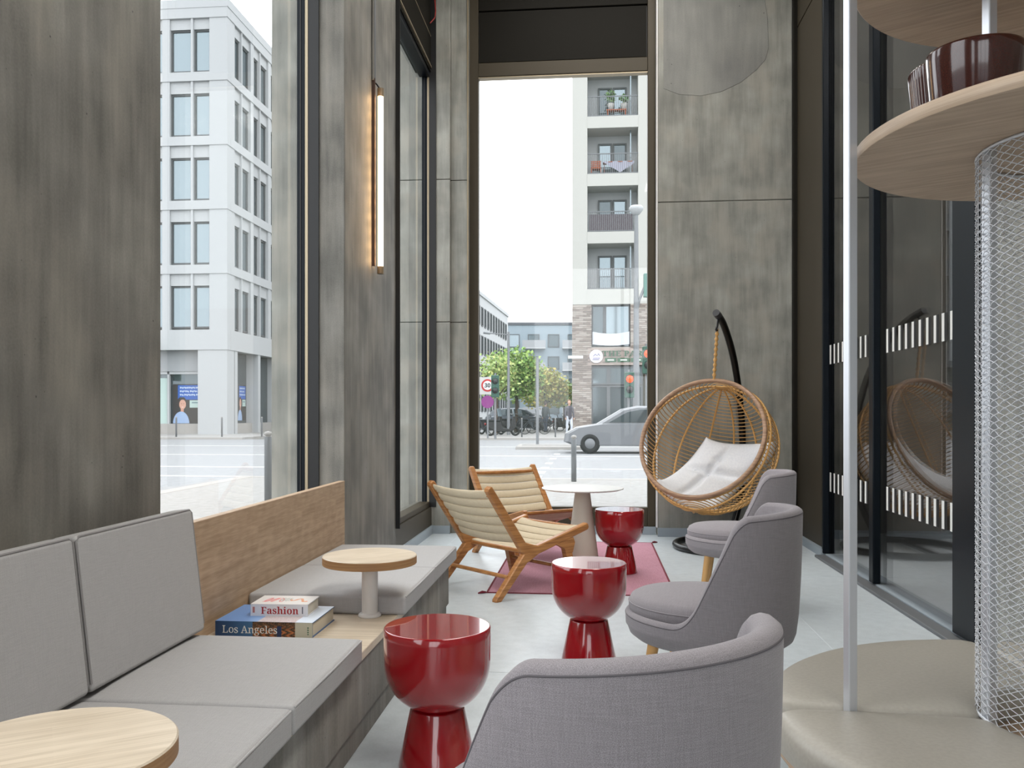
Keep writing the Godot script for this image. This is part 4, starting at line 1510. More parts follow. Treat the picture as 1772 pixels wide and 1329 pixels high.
func make_office_building() -> void:
	var b := thing("office_building", "white office block with a grid of piers and paired tall windows across the street", "building", Vector3(-19.1, 0, -43.4))
	var m: Material = M.facade
	var roof := 22.6
	var w0 := 5.61
	var pitch := 3.39
	var wh := 2.25
	var left := 5
	var right := 5
	var bay := 2.60
	var lx := -0.85 - bay * left
	var rz := -0.85 - bay * right
	bx(b, "core", M.facade_grey, Vector3(lx, 4.5, rz), Vector3(-0.35, roof, -0.35))
	bx(b, "corner_pier", m, Vector3(-0.85, 4.46, -0.85), Vector3(0, roof, 0))
	for k in 6:
		var y := w0 - 0.52 + pitch * k
		if k == 5:
			y = w0 + 4 * pitch + wh + 0.55
		var hh := 0.47 if k < 5 else 0.60
		if k == 0:
			y = 4.46
			hh = 1.06
		bx(b, "band", m, Vector3(lx, y, -0.4), Vector3(0.03, y + hh, 0.04))
		bx(b, "band", m, Vector3(-0.4, y, rz), Vector3(0.035, y + hh, -0.4))
	bx(b, "parapet", M.facade, Vector3(lx, roof - 0.1, rz), Vector3(0.06, roof + 0.35, 0.06))
	var rail := tool()
	for k in 40:
		add_box(rail, Vector3(-0.5 - k * 0.33, roof + 0.75, -0.3), Vector3(0.03, 0.9, 0.03))
	add_box(rail, Vector3(-6.7, roof + 1.2, -0.3), Vector3(13, 0.04, 0.04))
	part(b, "roof_railing", done(rail), M.railing)
	for side in 2:
		for j in (left if side == 0 else right):
			var s := -0.85 - bay * j
			for p in [[s, s - 0.12], [s - 1.02, s - 1.14], [s - bay + 0.30, s - bay]]:
				if side == 0:
					bx(b, "pier", m, Vector3(p[1], 4.6, -0.35), Vector3(p[0], roof - 0.3, 0.0))
				else:
					bx(b, "pier", m, Vector3(-0.35, 4.6, p[1]), Vector3(0.0, roof - 0.3, p[0]))
			for k in 5:
				var yc := w0 + pitch * k + wh / 2
				for q in [[s - 0.57, 0.90], [s - 1.72, 1.16]]:
					if side == 0:
						glazed(b, Vector3(q[0], yc, -0.24), q[1], wh, 0.0, M.far_pane)
					else:
						glazed(b, Vector3(-0.24, yc, q[0]), q[1], wh, PI / 2, M.far_pane)
				var ya := w0 + pitch * k + wh
				var yb := w0 - 0.50 + pitch * (k + 1) if k < 4 else ya + 0.6
				if side == 0:
					bx(b, "spandrel", m, Vector3(s - bay + 0.3, ya, -0.30), Vector3(s - 0.12, yb, -0.10))
				else:
					bx(b, "spandrel", m, Vector3(-0.30, ya, s - bay + 0.3), Vector3(-0.10, yb, s - 0.12))
	# ground floor: piers, shop glass and posters
	bx(b, "corner_column", m, Vector3(-1.6, 0, -0.9), Vector3(0.0, 4.46, 0.0))
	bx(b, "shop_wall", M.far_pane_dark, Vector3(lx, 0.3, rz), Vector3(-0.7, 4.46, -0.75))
	bx(b, "plinth", M.kerb, Vector3(lx, 0.0, rz), Vector3(-0.35, 0.55, -0.4))
	bx(b, "fascia", M.facade_grey, Vector3(lx, 3.35, -0.70), Vector3(-1.6, 4.46, -0.5))
	for x in [-1.68, -3.45, -6.3, -9.1]:
		bx(b, "shop_mullion", M.facade, Vector3(x - 0.12, 0.5, -0.72), Vector3(x, 3.4, -0.55))
	bx(b, "shop_transom", M.facade, Vector3(lx, 3.2, -0.72), Vector3(-1.6, 3.4, -0.55))
	for z in [-1.0, -4.2, -7.4, -10.6]:
		bx(b, "shop_pier", m, Vector3(-0.7, 0, z - 0.35), Vector3(0.0, 4.46, z))
	# posters in the shop windows
	var po := poster_image()
	part(b, "poster", print_mesh(1.66, 2.1), print_mat(po, 0.5), Vector3(-2.52, 1.62, -0.70))
	var pale := mat(Color(0.60, 0.68, 0.66), 0.5)
	part(b, "window_film", print_mesh(2.3, 2.5), pale, Vector3(-4.8, 1.75, -0.70))
	var f2 := part(b, "window_film", print_mesh(1.25, 2.2), pale, Vector3(-0.66, 1.75, -2.15))
	f2.rotation.y = PI / 2
	var f3 := part(b, "poster", print_mesh(1.1, 2.0), print_mat(po, 0.5), Vector3(-0.66, 1.70, -3.45))
	f3.rotation.y = PI / 2
	# hanging shop sign
	bx(b, "hanging_sign", mat(Color(0.33, 0.52, 0.46), 0.6), Vector3(-3.95, 2.9, 0.3), Vector3(-3.8, 5.0, 1.1))

func poster_image() -> Image:
	# flat print: white lines of lettering on a blue field, a woman with dark hair in a pale blue shirt
	var im := Image.create(166, 210, false, Image.FORMAT_RGB8)
	im.fill(Color(0.10, 0.09, 0.09))
	im.fill_rect(Rect2i(30, 5, 136, 78), Color(0.08, 0.30, 0.60))
	for l in [[14, [44, 32, 18]], [33, [24, 20, 40]], [52, [18, 60, 22]]]:
		var x := 42
		for w in l[1]:
			for k in range(0, w, 7):
				im.fill_rect(Rect2i(x + k, l[0] + (k % 3), 5, 9 - (k % 2) * 2), Color(0.72, 0.76, 0.80))
			x += w + 6
	im.fill_rect(Rect2i(96, 86, 70, 40), Color(0.62, 0.70, 0.68))
	im.fill_rect(Rect2i(108, 96, 44, 6), Color(0.35, 0.45, 0.48))
	for y in range(70, 210):
		for x in 110:
			var p := Vector2(x, y)
			var hair := Vector2((x - 52) / 27.0, (y - 100) / 33.0).length()
			var face := Vector2((x - 56) / 19.0, (y - 108) / 26.0).length()
			var body := Vector2((x - 48) / 46.0, (y - 212) / 66.0).length()
			if hair < 1.0:
				im.set_pixelv(p, Color(0.13, 0.09, 0.075))
			if absf(x - 54) < 9 and y > 128 and y < 152:
				im.set_pixelv(p, Color(0.66, 0.48, 0.41))
			if body < 1.0:
				im.set_pixelv(p, Color(0.52, 0.60, 0.72))
			if face < 1.0:
				im.set_pixelv(p, Color(0.70, 0.53, 0.46))
	im.fill_rect(Rect2i(48, 104, 5, 2), Color(0.15, 0.10, 0.09))
	im.fill_rect(Rect2i(61, 104, 5, 2), Color(0.15, 0.10, 0.09))
	im.fill_rect(Rect2i(51, 121, 11, 3), Color(0.80, 0.70, 0.68))
	return im

func make_balcony_building() -> void:
	# front at depth 47 m: one pixel is 0.03176 m there
	var o := pt(990, 714, 47.0)
	var b := thing("apartment_building", "white apartment tower with recessed balconies over a brick-clad ground floor", "building", Vector3(o.x, 0, o.z))
	var s := 47.0 / F
	var X := func(px: float) -> float: return (px - 990.0) * s * 1.012
	var Y := func(py: float) -> float: return EYE - (py - CY) * s
	var wide := 22.0
	var depth := 14.0
	var m: Material = M.facade_warm
	# white upper part: strips round the loggias
	var l0: float = X.call(1016)
	var l1: float = X.call(1102)
	var top: float = Y.call(-80)
	var white0: float = Y.call(527)
	var rec := 1.5
	bx(b, "wall", m, Vector3(0, white0, -rec), Vector3(l0, top, 0))
	bx(b, "wall", m, Vector3(l1, white0, -rec), Vector3(wide, top, 0))
	bx(b, "core", M.facade, Vector3(0, white0, -depth), Vector3(wide, top, -rec))
	var rows := [[501.0, 422.0], [402.0, 323.0], [302.0, 223.0], [203.0, 122.0], [102.0, 22.0], [2.0, -60.0]]
	var prev := 527.0
	for r in rows:
		bx(b, "floor_band", m, Vector3(l0, Y.call(prev), -rec), Vector3(l1, Y.call(r[0]), 0.02))
		prev = r[1]
	bx(b, "floor_band", m, Vector3(l0, Y.call(prev), -rec), Vector3(l1, top, 0.02))
	var n := 0
	for r in rows:
		var y0: float = Y.call(r[0])
		var y1: float = Y.call(r[1])
		var wl := lerpf(l0, l1, 0.22)
		var wr := lerpf(l0, l1, 0.78)
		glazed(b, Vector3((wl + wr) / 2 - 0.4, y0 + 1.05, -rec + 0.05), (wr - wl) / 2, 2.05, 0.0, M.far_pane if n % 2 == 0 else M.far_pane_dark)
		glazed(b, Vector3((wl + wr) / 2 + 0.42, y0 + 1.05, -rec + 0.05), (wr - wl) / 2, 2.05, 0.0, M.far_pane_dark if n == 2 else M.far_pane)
		# railing of flat bars
		var st := tool()
		var k := l0 + 0.05
		while k < l1:
			add_box(st, Vector3(k, y0 + 0.55, -0.1), Vector3(0.022, 1.1, 0.03))
			k += 0.11
		add_box(st, Vector3((l0 + l1) / 2, y0 + 1.12, -0.1), Vector3(l1 - l0, 0.05, 0.05))
		add_box(st, Vector3((l0 + l1) / 2, y0 + 0.06, -0.1), Vector3(l1 - l0, 0.05, 0.05))
		part(b, "railing", done(st), M.railing)
		bx(b, "side_screen", M.far_pane, Vector3(l1 - 0.42, y0, -0.6), Vector3(l1 - 0.36, y1, -0.5))
		n += 1
	# things on the balconies
	var y2: float = Y.call(402)
	bx(b, "privacy_screen", mat(Color(0.36, 0.33, 0.35), 0.9), Vector3(l0 + 0.1, y2 + 0.05, -0.16), Vector3(l1 - 0.3, y2 + 0.98, -0.14))
	# brick lower part
	var wx0: float = X.call(1023)
	var wx1: float = X.call(1089)
	var sx1: float = X.call(1112)
	brick_wall(b, 0.0, wx0, 0.0, white0, 0.0)
	brick_wall(b, wx1, X.call(1132), Y.call(632), white0, 0.0)
	brick_wall(b, wx0, wx1, Y.call(632), Y.call(601), 0.0)
	bx(b, "brick_backing", M.mortar, Vector3(0, 0, -depth), Vector3(wide, white0, -0.9))
	bx(b, "brick_return", M.brick_c, Vector3(X.call(1132), 0, -0.9), Vector3(wide, white0, -0.02))
	bx(b, "brick_pier", M.brick_c, Vector3(sx1 + 0.6, 0, -0.9), Vector3(X.call(1132), Y.call(632), -0.02))
	# first floor window with a cloth banner
	bx(b, "window_reveal", M.far_frame, Vector3(wx0, Y.call(601), -0.8), Vector3(wx1, white0, -0.7))
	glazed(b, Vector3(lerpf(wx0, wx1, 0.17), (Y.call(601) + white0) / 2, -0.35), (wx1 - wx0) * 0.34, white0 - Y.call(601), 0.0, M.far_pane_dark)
	glazed(b, Vector3(lerpf(wx0, wx1, 0.67), (Y.call(601) + white0) / 2, -0.35), (wx1 - wx0) * 0.66, white0 - Y.call(601), 0.0, M.far_pane)
	var ban := tool()
	for k in 24:
		var u := k / 24.0
		var v := (k + 1) / 24.0
		var f := func(t: float, e: float) -> Vector3: return Vector3(lerpf(wx0 + 0.05, wx1 - 0.05, t), Y.call(574.0 if e > 0 else 596.0) - 0.12 * sin(PI * t) * (1.0 if e > 0 else 0.6), -0.12 + 0.04 * sin(t * 25.0))
		quad(ban, f.call(u, -1.0), f.call(u, 1.0), f.call(v, 1.0), f.call(v, -1.0))
	part(b, "banner", done(ban, true), mat(Color(0.70, 0.71, 0.73), 0.9))
	# shop front
	bx(b, "shop_back", mat(Color(0.30, 0.28, 0.22), 0.9), Vector3(wx0, 0.0, -0.88), Vector3(sx1 + 0.6, Y.call(632), -0.8))
	for q in [[1023.0, 1052.0], [1052.0, 1110.0]]:
		glazed(b, Vector3((X.call(q[0]) + X.call(q[1])) / 2, (Y.call(634) + Y.call(666)) / 2, -0.2), X.call(q[1]) - X.call(q[0]), Y.call(634) - Y.call(666), 0.0, M.far_pane)
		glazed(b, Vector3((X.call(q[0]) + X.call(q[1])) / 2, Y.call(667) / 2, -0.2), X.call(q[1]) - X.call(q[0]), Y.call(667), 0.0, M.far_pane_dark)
	bx(b, "sign_band", mat(Color(0.55, 0.50, 0.47), 0.8), Vector3(wx0 - 0.2, Y.call(632), -0.05), Vector3(X.call(1114), Y.call(603), 0.03))
	# sign lettering: round white disc, green letters over green plates
	var disc := part(b, "round_sign", lathe_mesh([Vector2(0, 0), Vector2(0.36, 0), Vector2(0.36, 0.05), Vector2(0.36, 0.05), Vector2(0, 0.05)], 40), mat(Color(0.78, 0.78, 0.82), 0.5), Vector3(X.call(1031), Y.call(617), 0.06))
	disc.rotation.x = PI / 2
	var violet := mat(Color(0.28, 0.26, 0.45), 0.6)
	part(disc, "emblem", tube_mesh([Vector3(-0.16, 0.06, 0.0), Vector3(-0.05, 0.06, -0.12), Vector3(0.06, 0.06, -0.02), Vector3(0.12, 0.06, -0.15), Vector3(0.2, 0.06, -0.02)], 0.02, 5), violet)
	bx(disc, "emblem_line", violet, Vector3(-0.18, 0.05, 0.09), Vector3(0.2, 0.06, 0.13))
	bx(disc, "emblem_line", violet, Vector3(-0.2, 0.05, 0.17), Vector3(0.16, 0.06, 0.21))
	var green := mat(Color(0.06, 0.26, 0.14), 0.6)
	var l := letters(b, "THE PAR", 0.40, green, ["Droid Serif"], true)
	l.scale = Vector3(1.22, 1.0, 60.0)
	l.position = Vector3(X.call(1075), Y.call(612.5), 0.09)
	for q in [[1046.0, 1065.0], [1067.0, 1088.0], [1089.5, 1111.0]]:
		var pl := bx(b, "sign_plate", green, Vector3(X.call(q[0]), Y.call(627), 0.04), Vector3(X.call(q[1]), Y.call(620), 0.08))
		bx(pl, "plate_lettering", mat(Color(0.72, 0.74, 0.72), 0.6), Vector3(-0.18, -0.035, 0.018), Vector3(0.18, 0.035, 0.024))
	bx(b, "street_name_plate", mat(Color(0.72, 0.72, 0.70), 0.6), Vector3(X.call(984), Y.call(623), 1.2), Vector3(X.call(1009), Y.call(618), 1.24))
	# balcony furnishings: own things
	var y4: float = Y.call(203)
	var base := b.position
	var tb := thing("plant_bench", "small orange wooden plant stand on the upper balcony", "stand", base + Vector3(lerpf(l0, l1, 0.58), y4 + 0.03, -0.55))
	var or_m := mat(Color(0.62, 0.30, 0.14), 0.7)
	bx(tb, "top", or_m, Vector3(-0.55, 0.42, -0.18), Vector3(0.55, 0.48, 0.18))
	for q in [[-0.5, -0.14], [0.46, -0.14], [-0.5, 0.10], [0.46, 0.10]]:
		bx(tb, "leg", or_m, Vector3(q[0], 0, q[1]), Vector3(q[0] + 0.05, 0.42, q[1] + 0.05))
	for q in [[-0.32, 0.75, "leafy plant in a white pot on the balcony's orange stand"], [0.42, 0.45, "small plant in a white pot at the end of the orange stand"]]:
		var pp := thing("potted_plant", q[2], "plant", tb.position + Vector3(q[0], 0.49, 0))
		part(pp, "pot", lathe_mesh([Vector2(0, 0), Vector2(0.13, 0), Vector2(0.19, 0.34), Vector2(0, 0.34)], 16), mat(Color(0.70, 0.69, 0.67), 0.7))
		leaves(pp, Vector3(0, 0.34 + q[1] * 0.55, 0), Vector3(0.32, q[1] * 0.6, 0.3), 90, 0.16, Color(0.10, 0.19, 0.055), int(q[1] * 100))
	var y3: float = Y.call(302)
	var ch := thing("balcony_chair", "slatted orange-brown wooden chair on the balcony with the hanging cloth", "chair", base + Vector3(l0 + 0.48, y3 + 0.02, -0.6))
	for k in 5:
		bx(ch, "slat", or_m, Vector3(-0.28, 0.45 + k * 0.1, -0.22), Vector3(0.28, 0.52 + k * 0.1, -0.19))
	bx(ch, "seat", or_m, Vector3(-0.28, 0.38, -0.22), Vector3(0.28, 0.43, 0.22))
	for q in [[-0.28, -0.22], [0.23, -0.22], [-0.28, 0.17], [0.23, 0.17]]:
		bx(ch, "leg", or_m, Vector3(q[0], 0, q[1]), Vector3(q[0] + 0.05, 0.40, q[1] + 0.05))
	var cl := thing("balcony_cloth", "pale cloth draped over a balcony table beside the wooden chair", "cloth", base + Vector3(lerpf(l0, l1, 0.62), y3 + 0.02, -0.45))
	var dr := tool()
	for k in 20:
		var g := func(t: float, e: float) -> Vector3: return Vector3(lerpf(-0.85, 0.85, t), 0.78 if e > 0 else 0.78 - 0.62 * (1.0 - absf(t - 0.55) * 1.7), 0.12 * sin(t * 20.0) * 0.3)
		quad(dr, g.call(k / 20.0, -1.0), g.call(k / 20.0, 1.0), g.call((k + 1) / 20.0, 1.0), g.call((k + 1) / 20.0, -1.0))
	part(cl, "drape", done(dr, true), mat(Color(0.66, 0.66, 0.72), 0.9))
	bx(cl, "table_board", or_m, Vector3(-0.85, 0.74, -0.5), Vector3(0.85, 0.78, 0.0))
	for q in [[-0.8, -0.45], [0.75, -0.45]]:
		bx(cl, "leg", or_m, Vector3(q[0], 0, q[1]), Vector3(q[0] + 0.05, 0.74, q[1] + 0.05))

func brick_wall(b: Node3D, x0: float, x1: float, y0: float, y1: float, z: float) -> void:
	# bricks smaller than ten pixels from here: joined into one part
	var st := [tool(), tool(), tool()]
	var y := y0
	var row := 0
	rng.seed = 300 + int(x0 * 10.0)
	while y < y1 - 0.06:
		var x := x0 - (0.2 if row % 2 else 0.0)
		while x < x1 - 0.02:
			var a := maxf(x, x0)
			var e := minf(x + 0.385, x1)
			if e - a > 0.05:
				add_box(st[rng.randi() % 3], Vector3((a + e) / 2, y + 0.045, z - 0.05 + rng.randf() * 0.03), Vector3(e - a, 0.09, 0.12))
			x += 0.40
		y += 0.105
		row += 1
	bx(b, "mortar", M.mortar, Vector3(x0, y0, z - 0.9), Vector3(x1, y1, z - 0.03))
	for k in 3:
		var o := part(b, "brickwork", done(st[k]), [M.brick_a, M.brick_b, M.brick_c][k])
		o.set_meta("kind", "stuff")

func row_house(label: String, at: Vector3, turn: float, wide: float, deep: float, high: float, first: float, pitch: float, wh: float, ww: float, step: float, m: Material, pane: Material, balcony := 0) -> Node3D:
	# front along +x at z = 0, facing +z
	var b := thing("row_building", label, "building", at, turn)
	bx(b, "block", m, Vector3(0, 0, -deep), Vector3(wide, high, 0))
	bx(b, "roof_edge", M.roof_dark if balcony else m, Vector3(-0.1, high, -deep), Vector3(wide + 0.1, high + 0.35, 0.12))
	var y := first
	while y + wh < high:
		var x := step * 0.5
		var k := 0
		while x < wide - ww * 0.5:
			glazed(b, Vector3(x, y + wh / 2, 0.02), ww, wh, 0.0, pane)
			if balcony and k % balcony == 1:
				bx(b, "balcony_slab", M.facade, Vector3(x - 1.5, y - 0.25, 0.0), Vector3(x + 1.5, y - 0.10, 1.2))
				bx(b, "balcony_front", M.facade_grey, Vector3(x - 1.5, y - 0.10, 1.15), Vector3(x + 1.5, y + 0.85, 1.2))
			x += step
			k += 1
		y += pitch
	return b

func make_far_buildings() -> void:
	# white row on the left of the side street
	var p0 := pt(770, 714, 66.0)
	var p1 := pt(879, 714, 100.0)
	var d := p1 - p0
	var turn := atan2(-d.z, d.x)
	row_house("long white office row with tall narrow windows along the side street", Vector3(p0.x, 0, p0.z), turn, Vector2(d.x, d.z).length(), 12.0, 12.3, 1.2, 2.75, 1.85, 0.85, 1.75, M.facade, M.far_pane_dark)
	# pale blue apartments closing the street
	var q0 := pt(872, 714, 112.0)
	row_house("pale blue apartment house with balconies closing the side street", Vector3(q0.x, 0, q0.z), YAW, 22.0, 12.0, 12.6, 1.0, 2.9, 1.7, 1.5, 2.6, M.facade_blue, M.far_pane, 2)
	# taller block seen through the narrow side window
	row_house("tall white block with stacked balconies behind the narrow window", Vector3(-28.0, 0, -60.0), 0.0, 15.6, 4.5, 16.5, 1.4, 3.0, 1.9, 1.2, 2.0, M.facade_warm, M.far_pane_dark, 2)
	# houses on the near side of the street that only reflections show
	row_house("plain pale house across the street beside the office block", Vector3(-52, 0, 2), PI / 2, 36.0, 12.0, 18.0, 1.5, 3.2, 2.0, 1.3, 2.6, M.facade, M.far_pane)

# ---------------------------------------------------------------- trees
func leaves(parent: Node3D, c: Vector3, r: Vector3, count: int, size: float, col: Color, sd: int) -> void:
	rng.seed = sd
	var st := tool()
	quad(st, Vector3(0, -0.5, 0), Vector3(-0.38, 0.0, 0.06), Vector3(0, 0.5, 0), Vector3(0.38, 0.0, 0.06))
	var mm := MultiMesh.new()
	mm.transform_format = MultiMesh.TRANSFORM_3D
	mm.use_colors = true
	mm.mesh = done(st)
	mm.instance_count = count
	for k in count:
		var d := Vector3(rng.randfn(), rng.randfn(), rng.randfn()).normalized() * pow(rng.randf(), 0.45)
		# clumps
		var clump := Vector3(sin(k % 11 * 2.4), cos(k % 11 * 1.7), sin(k % 11 * 4.1)) * 0.32
		var p := c + (d * 0.75 + clump) * r
		var bs := Basis.from_euler(Vector3(rng.randf() * TAU, rng.randf() * TAU, rng.randf() * TAU)).scaled(Vector3.ONE * size * (0.6 + rng.randf() * 0.8))
		mm.set_instance_transform(k, Transform3D(bs, p))
		var v := 0.7 + rng.randf() * 0.7
		mm.set_instance_color(k, Color(col.r * v * (0.85 + rng.randf() * 0.4), col.g * v, col.b * v))
	var o := MultiMeshInstance3D.new()
	o.name = "foliage"
	o.multimesh = mm
	o.material_override = M.leaf
	o.set_meta("kind", "stuff")
	parent.add_child(o, true)

func tree(label: String, at: Vector3, height: float, r: Vector3, count: int, col: Color, sd: int) -> void:
	var t := thing("street_tree", label, "tree", at, 0.0, "trees along the side street")
	part(t, "trunk", tube_mesh([Vector3(0, 0, 0), Vector3(0.05, height * 0.3, 0), Vector3(0.0, height * 0.6, 0.05), Vector3(0.04, height * 0.85, 0)], [0.13, 0.10, 0.08, 0.03], 8), M.bark)
	for k in 4:
		var w := k * 1.7
		part(t, "branch", tube_mesh([Vector3(0.02, height * (0.42 + 0.06 * k), 0), Vector3(cos(w) * r.x * 0.6, height * (0.62 + 0.06 * k), sin(w) * r.z * 0.6)], [0.05, 0.02], 6), M.bark)
	leaves(t, Vector3(0, height - r.y, 0), r, count * 2, 0.21, col, sd)

func make_trees() -> void:
	tree("green street tree with a dense crown beside the tall grey lamp post", flat(pt(893, 714, 50.0)), 5.0, Vector3(1.75, 1.65, 1.6), 2400, Color(0.23, 0.36, 0.10), 401)
	tree("yellow-green street tree to the right of the dense green one", flat(pt(944, 714, 54.0)), 4.0, Vector3(1.6, 1.3, 1.5), 1900, Color(0.46, 0.46, 0.14), 402)
	tree("thin-leaved young tree in front of the white office row", flat(pt(858, 714, 47.0)), 4.6, Vector3(1.3, 1.4, 1.3), 520, Color(0.32, 0.42, 0.15), 403)
	tree("small tree at the brick corner of the apartment tower", flat(pt(976, 714, 62.0)), 3.6, Vector3(1.2, 1.1, 1.2), 800, Color(0.20, 0.28, 0.10), 404)

# ---------------------------------------------------------------- street furniture, vehicles, people
func bollard(label: String, p: Vector3, h: float, r: float) -> void:
	var b := thing("bollard", label, "bollard", p, 0.0, "street bollards")
	part(b, "post", lathe_mesh([Vector2(0, 0), Vector2(r, 0), Vector2(r, h - r * 1.6), Vector2(r, h - r * 1.6), Vector2(0, h - r * 1.6)], 20), M.pole)
	part(b, "cap", lathe_mesh([Vector2(r * 0.7, h - r * 1.6), Vector2(r * 0.7, h - r * 1.2), Vector2(r * 1.15, h - r), Vector2(r * 0.9, h - r * 0.3), Vector2(0, h)], 20), M.kerb)

func signal_lamp(s: Node3D, at: Vector3, lit: bool, red: bool) -> void:
	var m := mat(Color(0.05, 0.05, 0.05), 0.4)
	if lit:
		m = mat(Color(0.9, 0.15, 0.05), 0.4)
		m.emission_enabled = true
		m.emission = Color(1.0, 0.16, 0.03) if red else Color(1.0, 0.5, 0.1)
		m.emission_energy_multiplier = 1.6
	var o := part(s, "signal_lens", lathe_mesh([Vector2(0, 0), Vector2(0.13, 0), Vector2(0.12, 0.03), Vector2(0, 0.05)], 20), m, at)
	o.rotation.x = PI / 2

func traffic_light(label: String, at: Vector3, h: float, lit: int) -> void:
	var s := thing("traffic_light", label, "traffic light", at, YAW, "traffic lights at the crossing")
	part(s, "post", tube_mesh([Vector3(0, 0, 0), Vector3(0, h + 0.3, 0)], 0.05, 10), M.pole)
	bx(s, "signal_housing", M.signal_green, Vector3(-0.17, h - 0.75, 0.05), Vector3(0.17, h + 0.2, 0.28), 0.02)
	for k in 2:
		signal_lamp(s, Vector3(0, h - 0.06 - 0.40 * k, 0.29), k == lit, true)
		part(s, "visor", tube_mesh([Vector3(-0.15, h - 0.06 - 0.40 * k, 0.30), Vector3(-0.11, h + 0.07 - 0.40 * k, 0.42), Vector3(0, h + 0.10 - 0.40 * k, 0.44), Vector3(0.11, h + 0.07 - 0.40 * k, 0.42), Vector3(0.15, h - 0.06 - 0.40 * k, 0.30)], 0.015, 6), M.signal_green)
	var o := OmniLight3D.new()
	o.name = "signal_glow"
	o.position = Vector3(0, h - 0.06 - 0.40 * lit, 0.42)
	o.light_color = Color(1.0, 0.16, 0.03)
	o.light_energy = 0.01
	o.light_size = 0.1
	o.omni_range = 20.0
	o.omni_attenuation = 2.0
	o.shadow_enabled = true
	s.add_child(o)

func make_street_things() -> void:
	bollard("grey bollard with a pale knob on the pavement outside the street window", flat(pt(993, 714, 14.2)), 0.775, 0.044)
	bollard("wooden-looking stubby post on the pavement outside the bench window", flat(pt(464, 714, 10.5)), 0.92, 0.045)
	for q in [[903, 40.0], [961, 40.0]]:
		bollard("slim bollard at the far kerb of the side street", flat(pt(q[0], 714, q[1])), 0.9, 0.035)
	for q in [[305, 40.5], [384, 40.5], [453, 40.5]]:
		bollard("slim bollard in front of the office block's shop windows", flat(pt(q[0], 714, q[1])), 0.95, 0.04)
	# posts and lamp
	var lamp := thing("street_lamp", "tall grey street lamp with a flat round head in front of the balcony tower", "street lamp", flat(pt(1101, 714, 33.0)))
	part(lamp, "post", tube_mesh([Vector3(0, 0, 0), Vector3(0, 3.6, 0), Vector3(0, 8.9, 0)], [0.14, 0.11, 0.075], 12), M.pole)
	part(lamp, "lamp_head", lathe_mesh([Vector2(0, 8.75), Vector2(0.12, 8.78), Vector2(0.26, 8.95), Vector2(0.28, 9.04), Vector2(0.22, 9.12), Vector2(0, 9.16)], 28), M.facade)
	part(lamp, "sign_arm", tube_mesh([Vector3(0, 4.9, 0), Vector3(0.12, 5.5, 0), Vector3(0.32, 6.0, 0)], 0.05, 8), M.pole)
	bx(lamp, "green_sign", mat(Color(0.22, 0.40, 0.36), 0.6), Vector3(0.28, 5.6, -0.2), Vector3(0.55, 6.5, 0.1), 0.02)
	traffic_light("traffic light with a red lamp on the street lamp side, lower one", flat(pt(1088, 714, 32.0)), 2.45, 0)
	traffic_light("traffic light with a red lamp close to the window frame, higher one", flat(pt(1119, 714, 30.0)), 3.25, 0)
	# tall lamp mast with a wire between the trees
	var mast := thing("street_lamp", "tall thin grey mast with a cross arm among the street trees", "street lamp", flat(pt(880, 714, 44.0)))
	part(mast, "post", tube_mesh([Vector3(0, 0, 0), Vector3(0, 5.3, 0)], [0.09, 0.06], 10), M.pole)
	part(mast, "arm", tube_mesh([Vector3(-1.1, 5.25, 0), Vector3(0, 5.15, 0)], 0.03, 6), M.pole)
	part(mast, "lamp_head", tube_mesh([Vector3(-1.3, 5.27, 0), Vector3(-0.95, 5.23, 0)], 0.06, 8), M.pole)
	var isl := thing("sign_post", "slim grey post standing on the traffic island", "post", flat(pt(930, 714, 29.4)) + Vector3(0, 0.05, 0))
	part(isl, "post", tube_mesh([Vector3(0, 0, 0), Vector3(0, 3.0, 0)], 0.05, 8), M.pole)
	bx(isl, "plate_edge", M.pole, Vector3(-0.03, 2.3, 0.04), Vector3(0.03, 2.95, 0.07))
	# round signs by the left frame
	var rs := thing("road_sign", "pole with a round red-ringed speed sign above a violet no-stopping disc", "sign", flat(pt(844, 714, 38.0)))
	part(rs, "post", tube_mesh([Vector3(0, 0, 0), Vector3(0, 2.75, 0)], 0.04, 8), M.pole)
	bx(rs, "backboard", M.paint, Vector3(-0.38, 1.95, 0.04), Vector3(0.38, 2.72, 0.06))
	for q in [[2.35, 0.28, Color(0.62, 0.10, 0.10), 0.05], [2.35, 0.20, Color(0.78, 0.78, 0.78), 0.07], [1.62, 0.28, Color(0.45, 0.14, 0.42), 0.05]]:
		var o := part(rs, "disc", lathe_mesh([Vector2(0, 0), Vector2(q[1], 0), Vector2(q[1], 0.02), Vector2(q[1], 0.02), Vector2(0, 0.02)], 28), mat(q[2], 0.5), Vector3(0, q[0], q[3]))
		o.rotation.x = PI / 2
	var num := letters(rs, "30", 0.26, mat(Color(0.08, 0.08, 0.08), 0.6), ["Droid Sans"], true)
	num.position = Vector3(0, 2.35, 0.10)
	num.scale = Vector3(1, 1, 8)
	traffic_light("dark green traffic light beside the round speed sign", flat(pt(857, 714, 37.0)), 2.55, 3)
	# parked scooters
	var sc := scooter("dark parked motor scooter at the kerb in front of the white office row", flat(pt(870, 714, 42.0)), 0.2)
	copy(sc, "parked motor scooter under the green street tree", flat(pt(887, 714, 49.0)), 0.7)
	copy(sc, "parked motor scooter under the yellow-green tree", flat(pt(915, 714, 52.0)), 0.4)
	copy(sc, "parked motor scooter beside the mast among the trees", flat(pt(850, 714, 44.5)), -0.5)
	copy(sc, "parked motor scooter by the brick corner of the tower", flat(pt(972, 714, 55.0)), 0.9)
	var bc := bicycle("bicycle parked in the side street next to the round road signs", flat(pt(838, 714, 43.0)), 0.3)
	copy(bc, "bicycle parked between the scooters below the green tree", flat(pt(905, 714, 47.0)), -0.2)
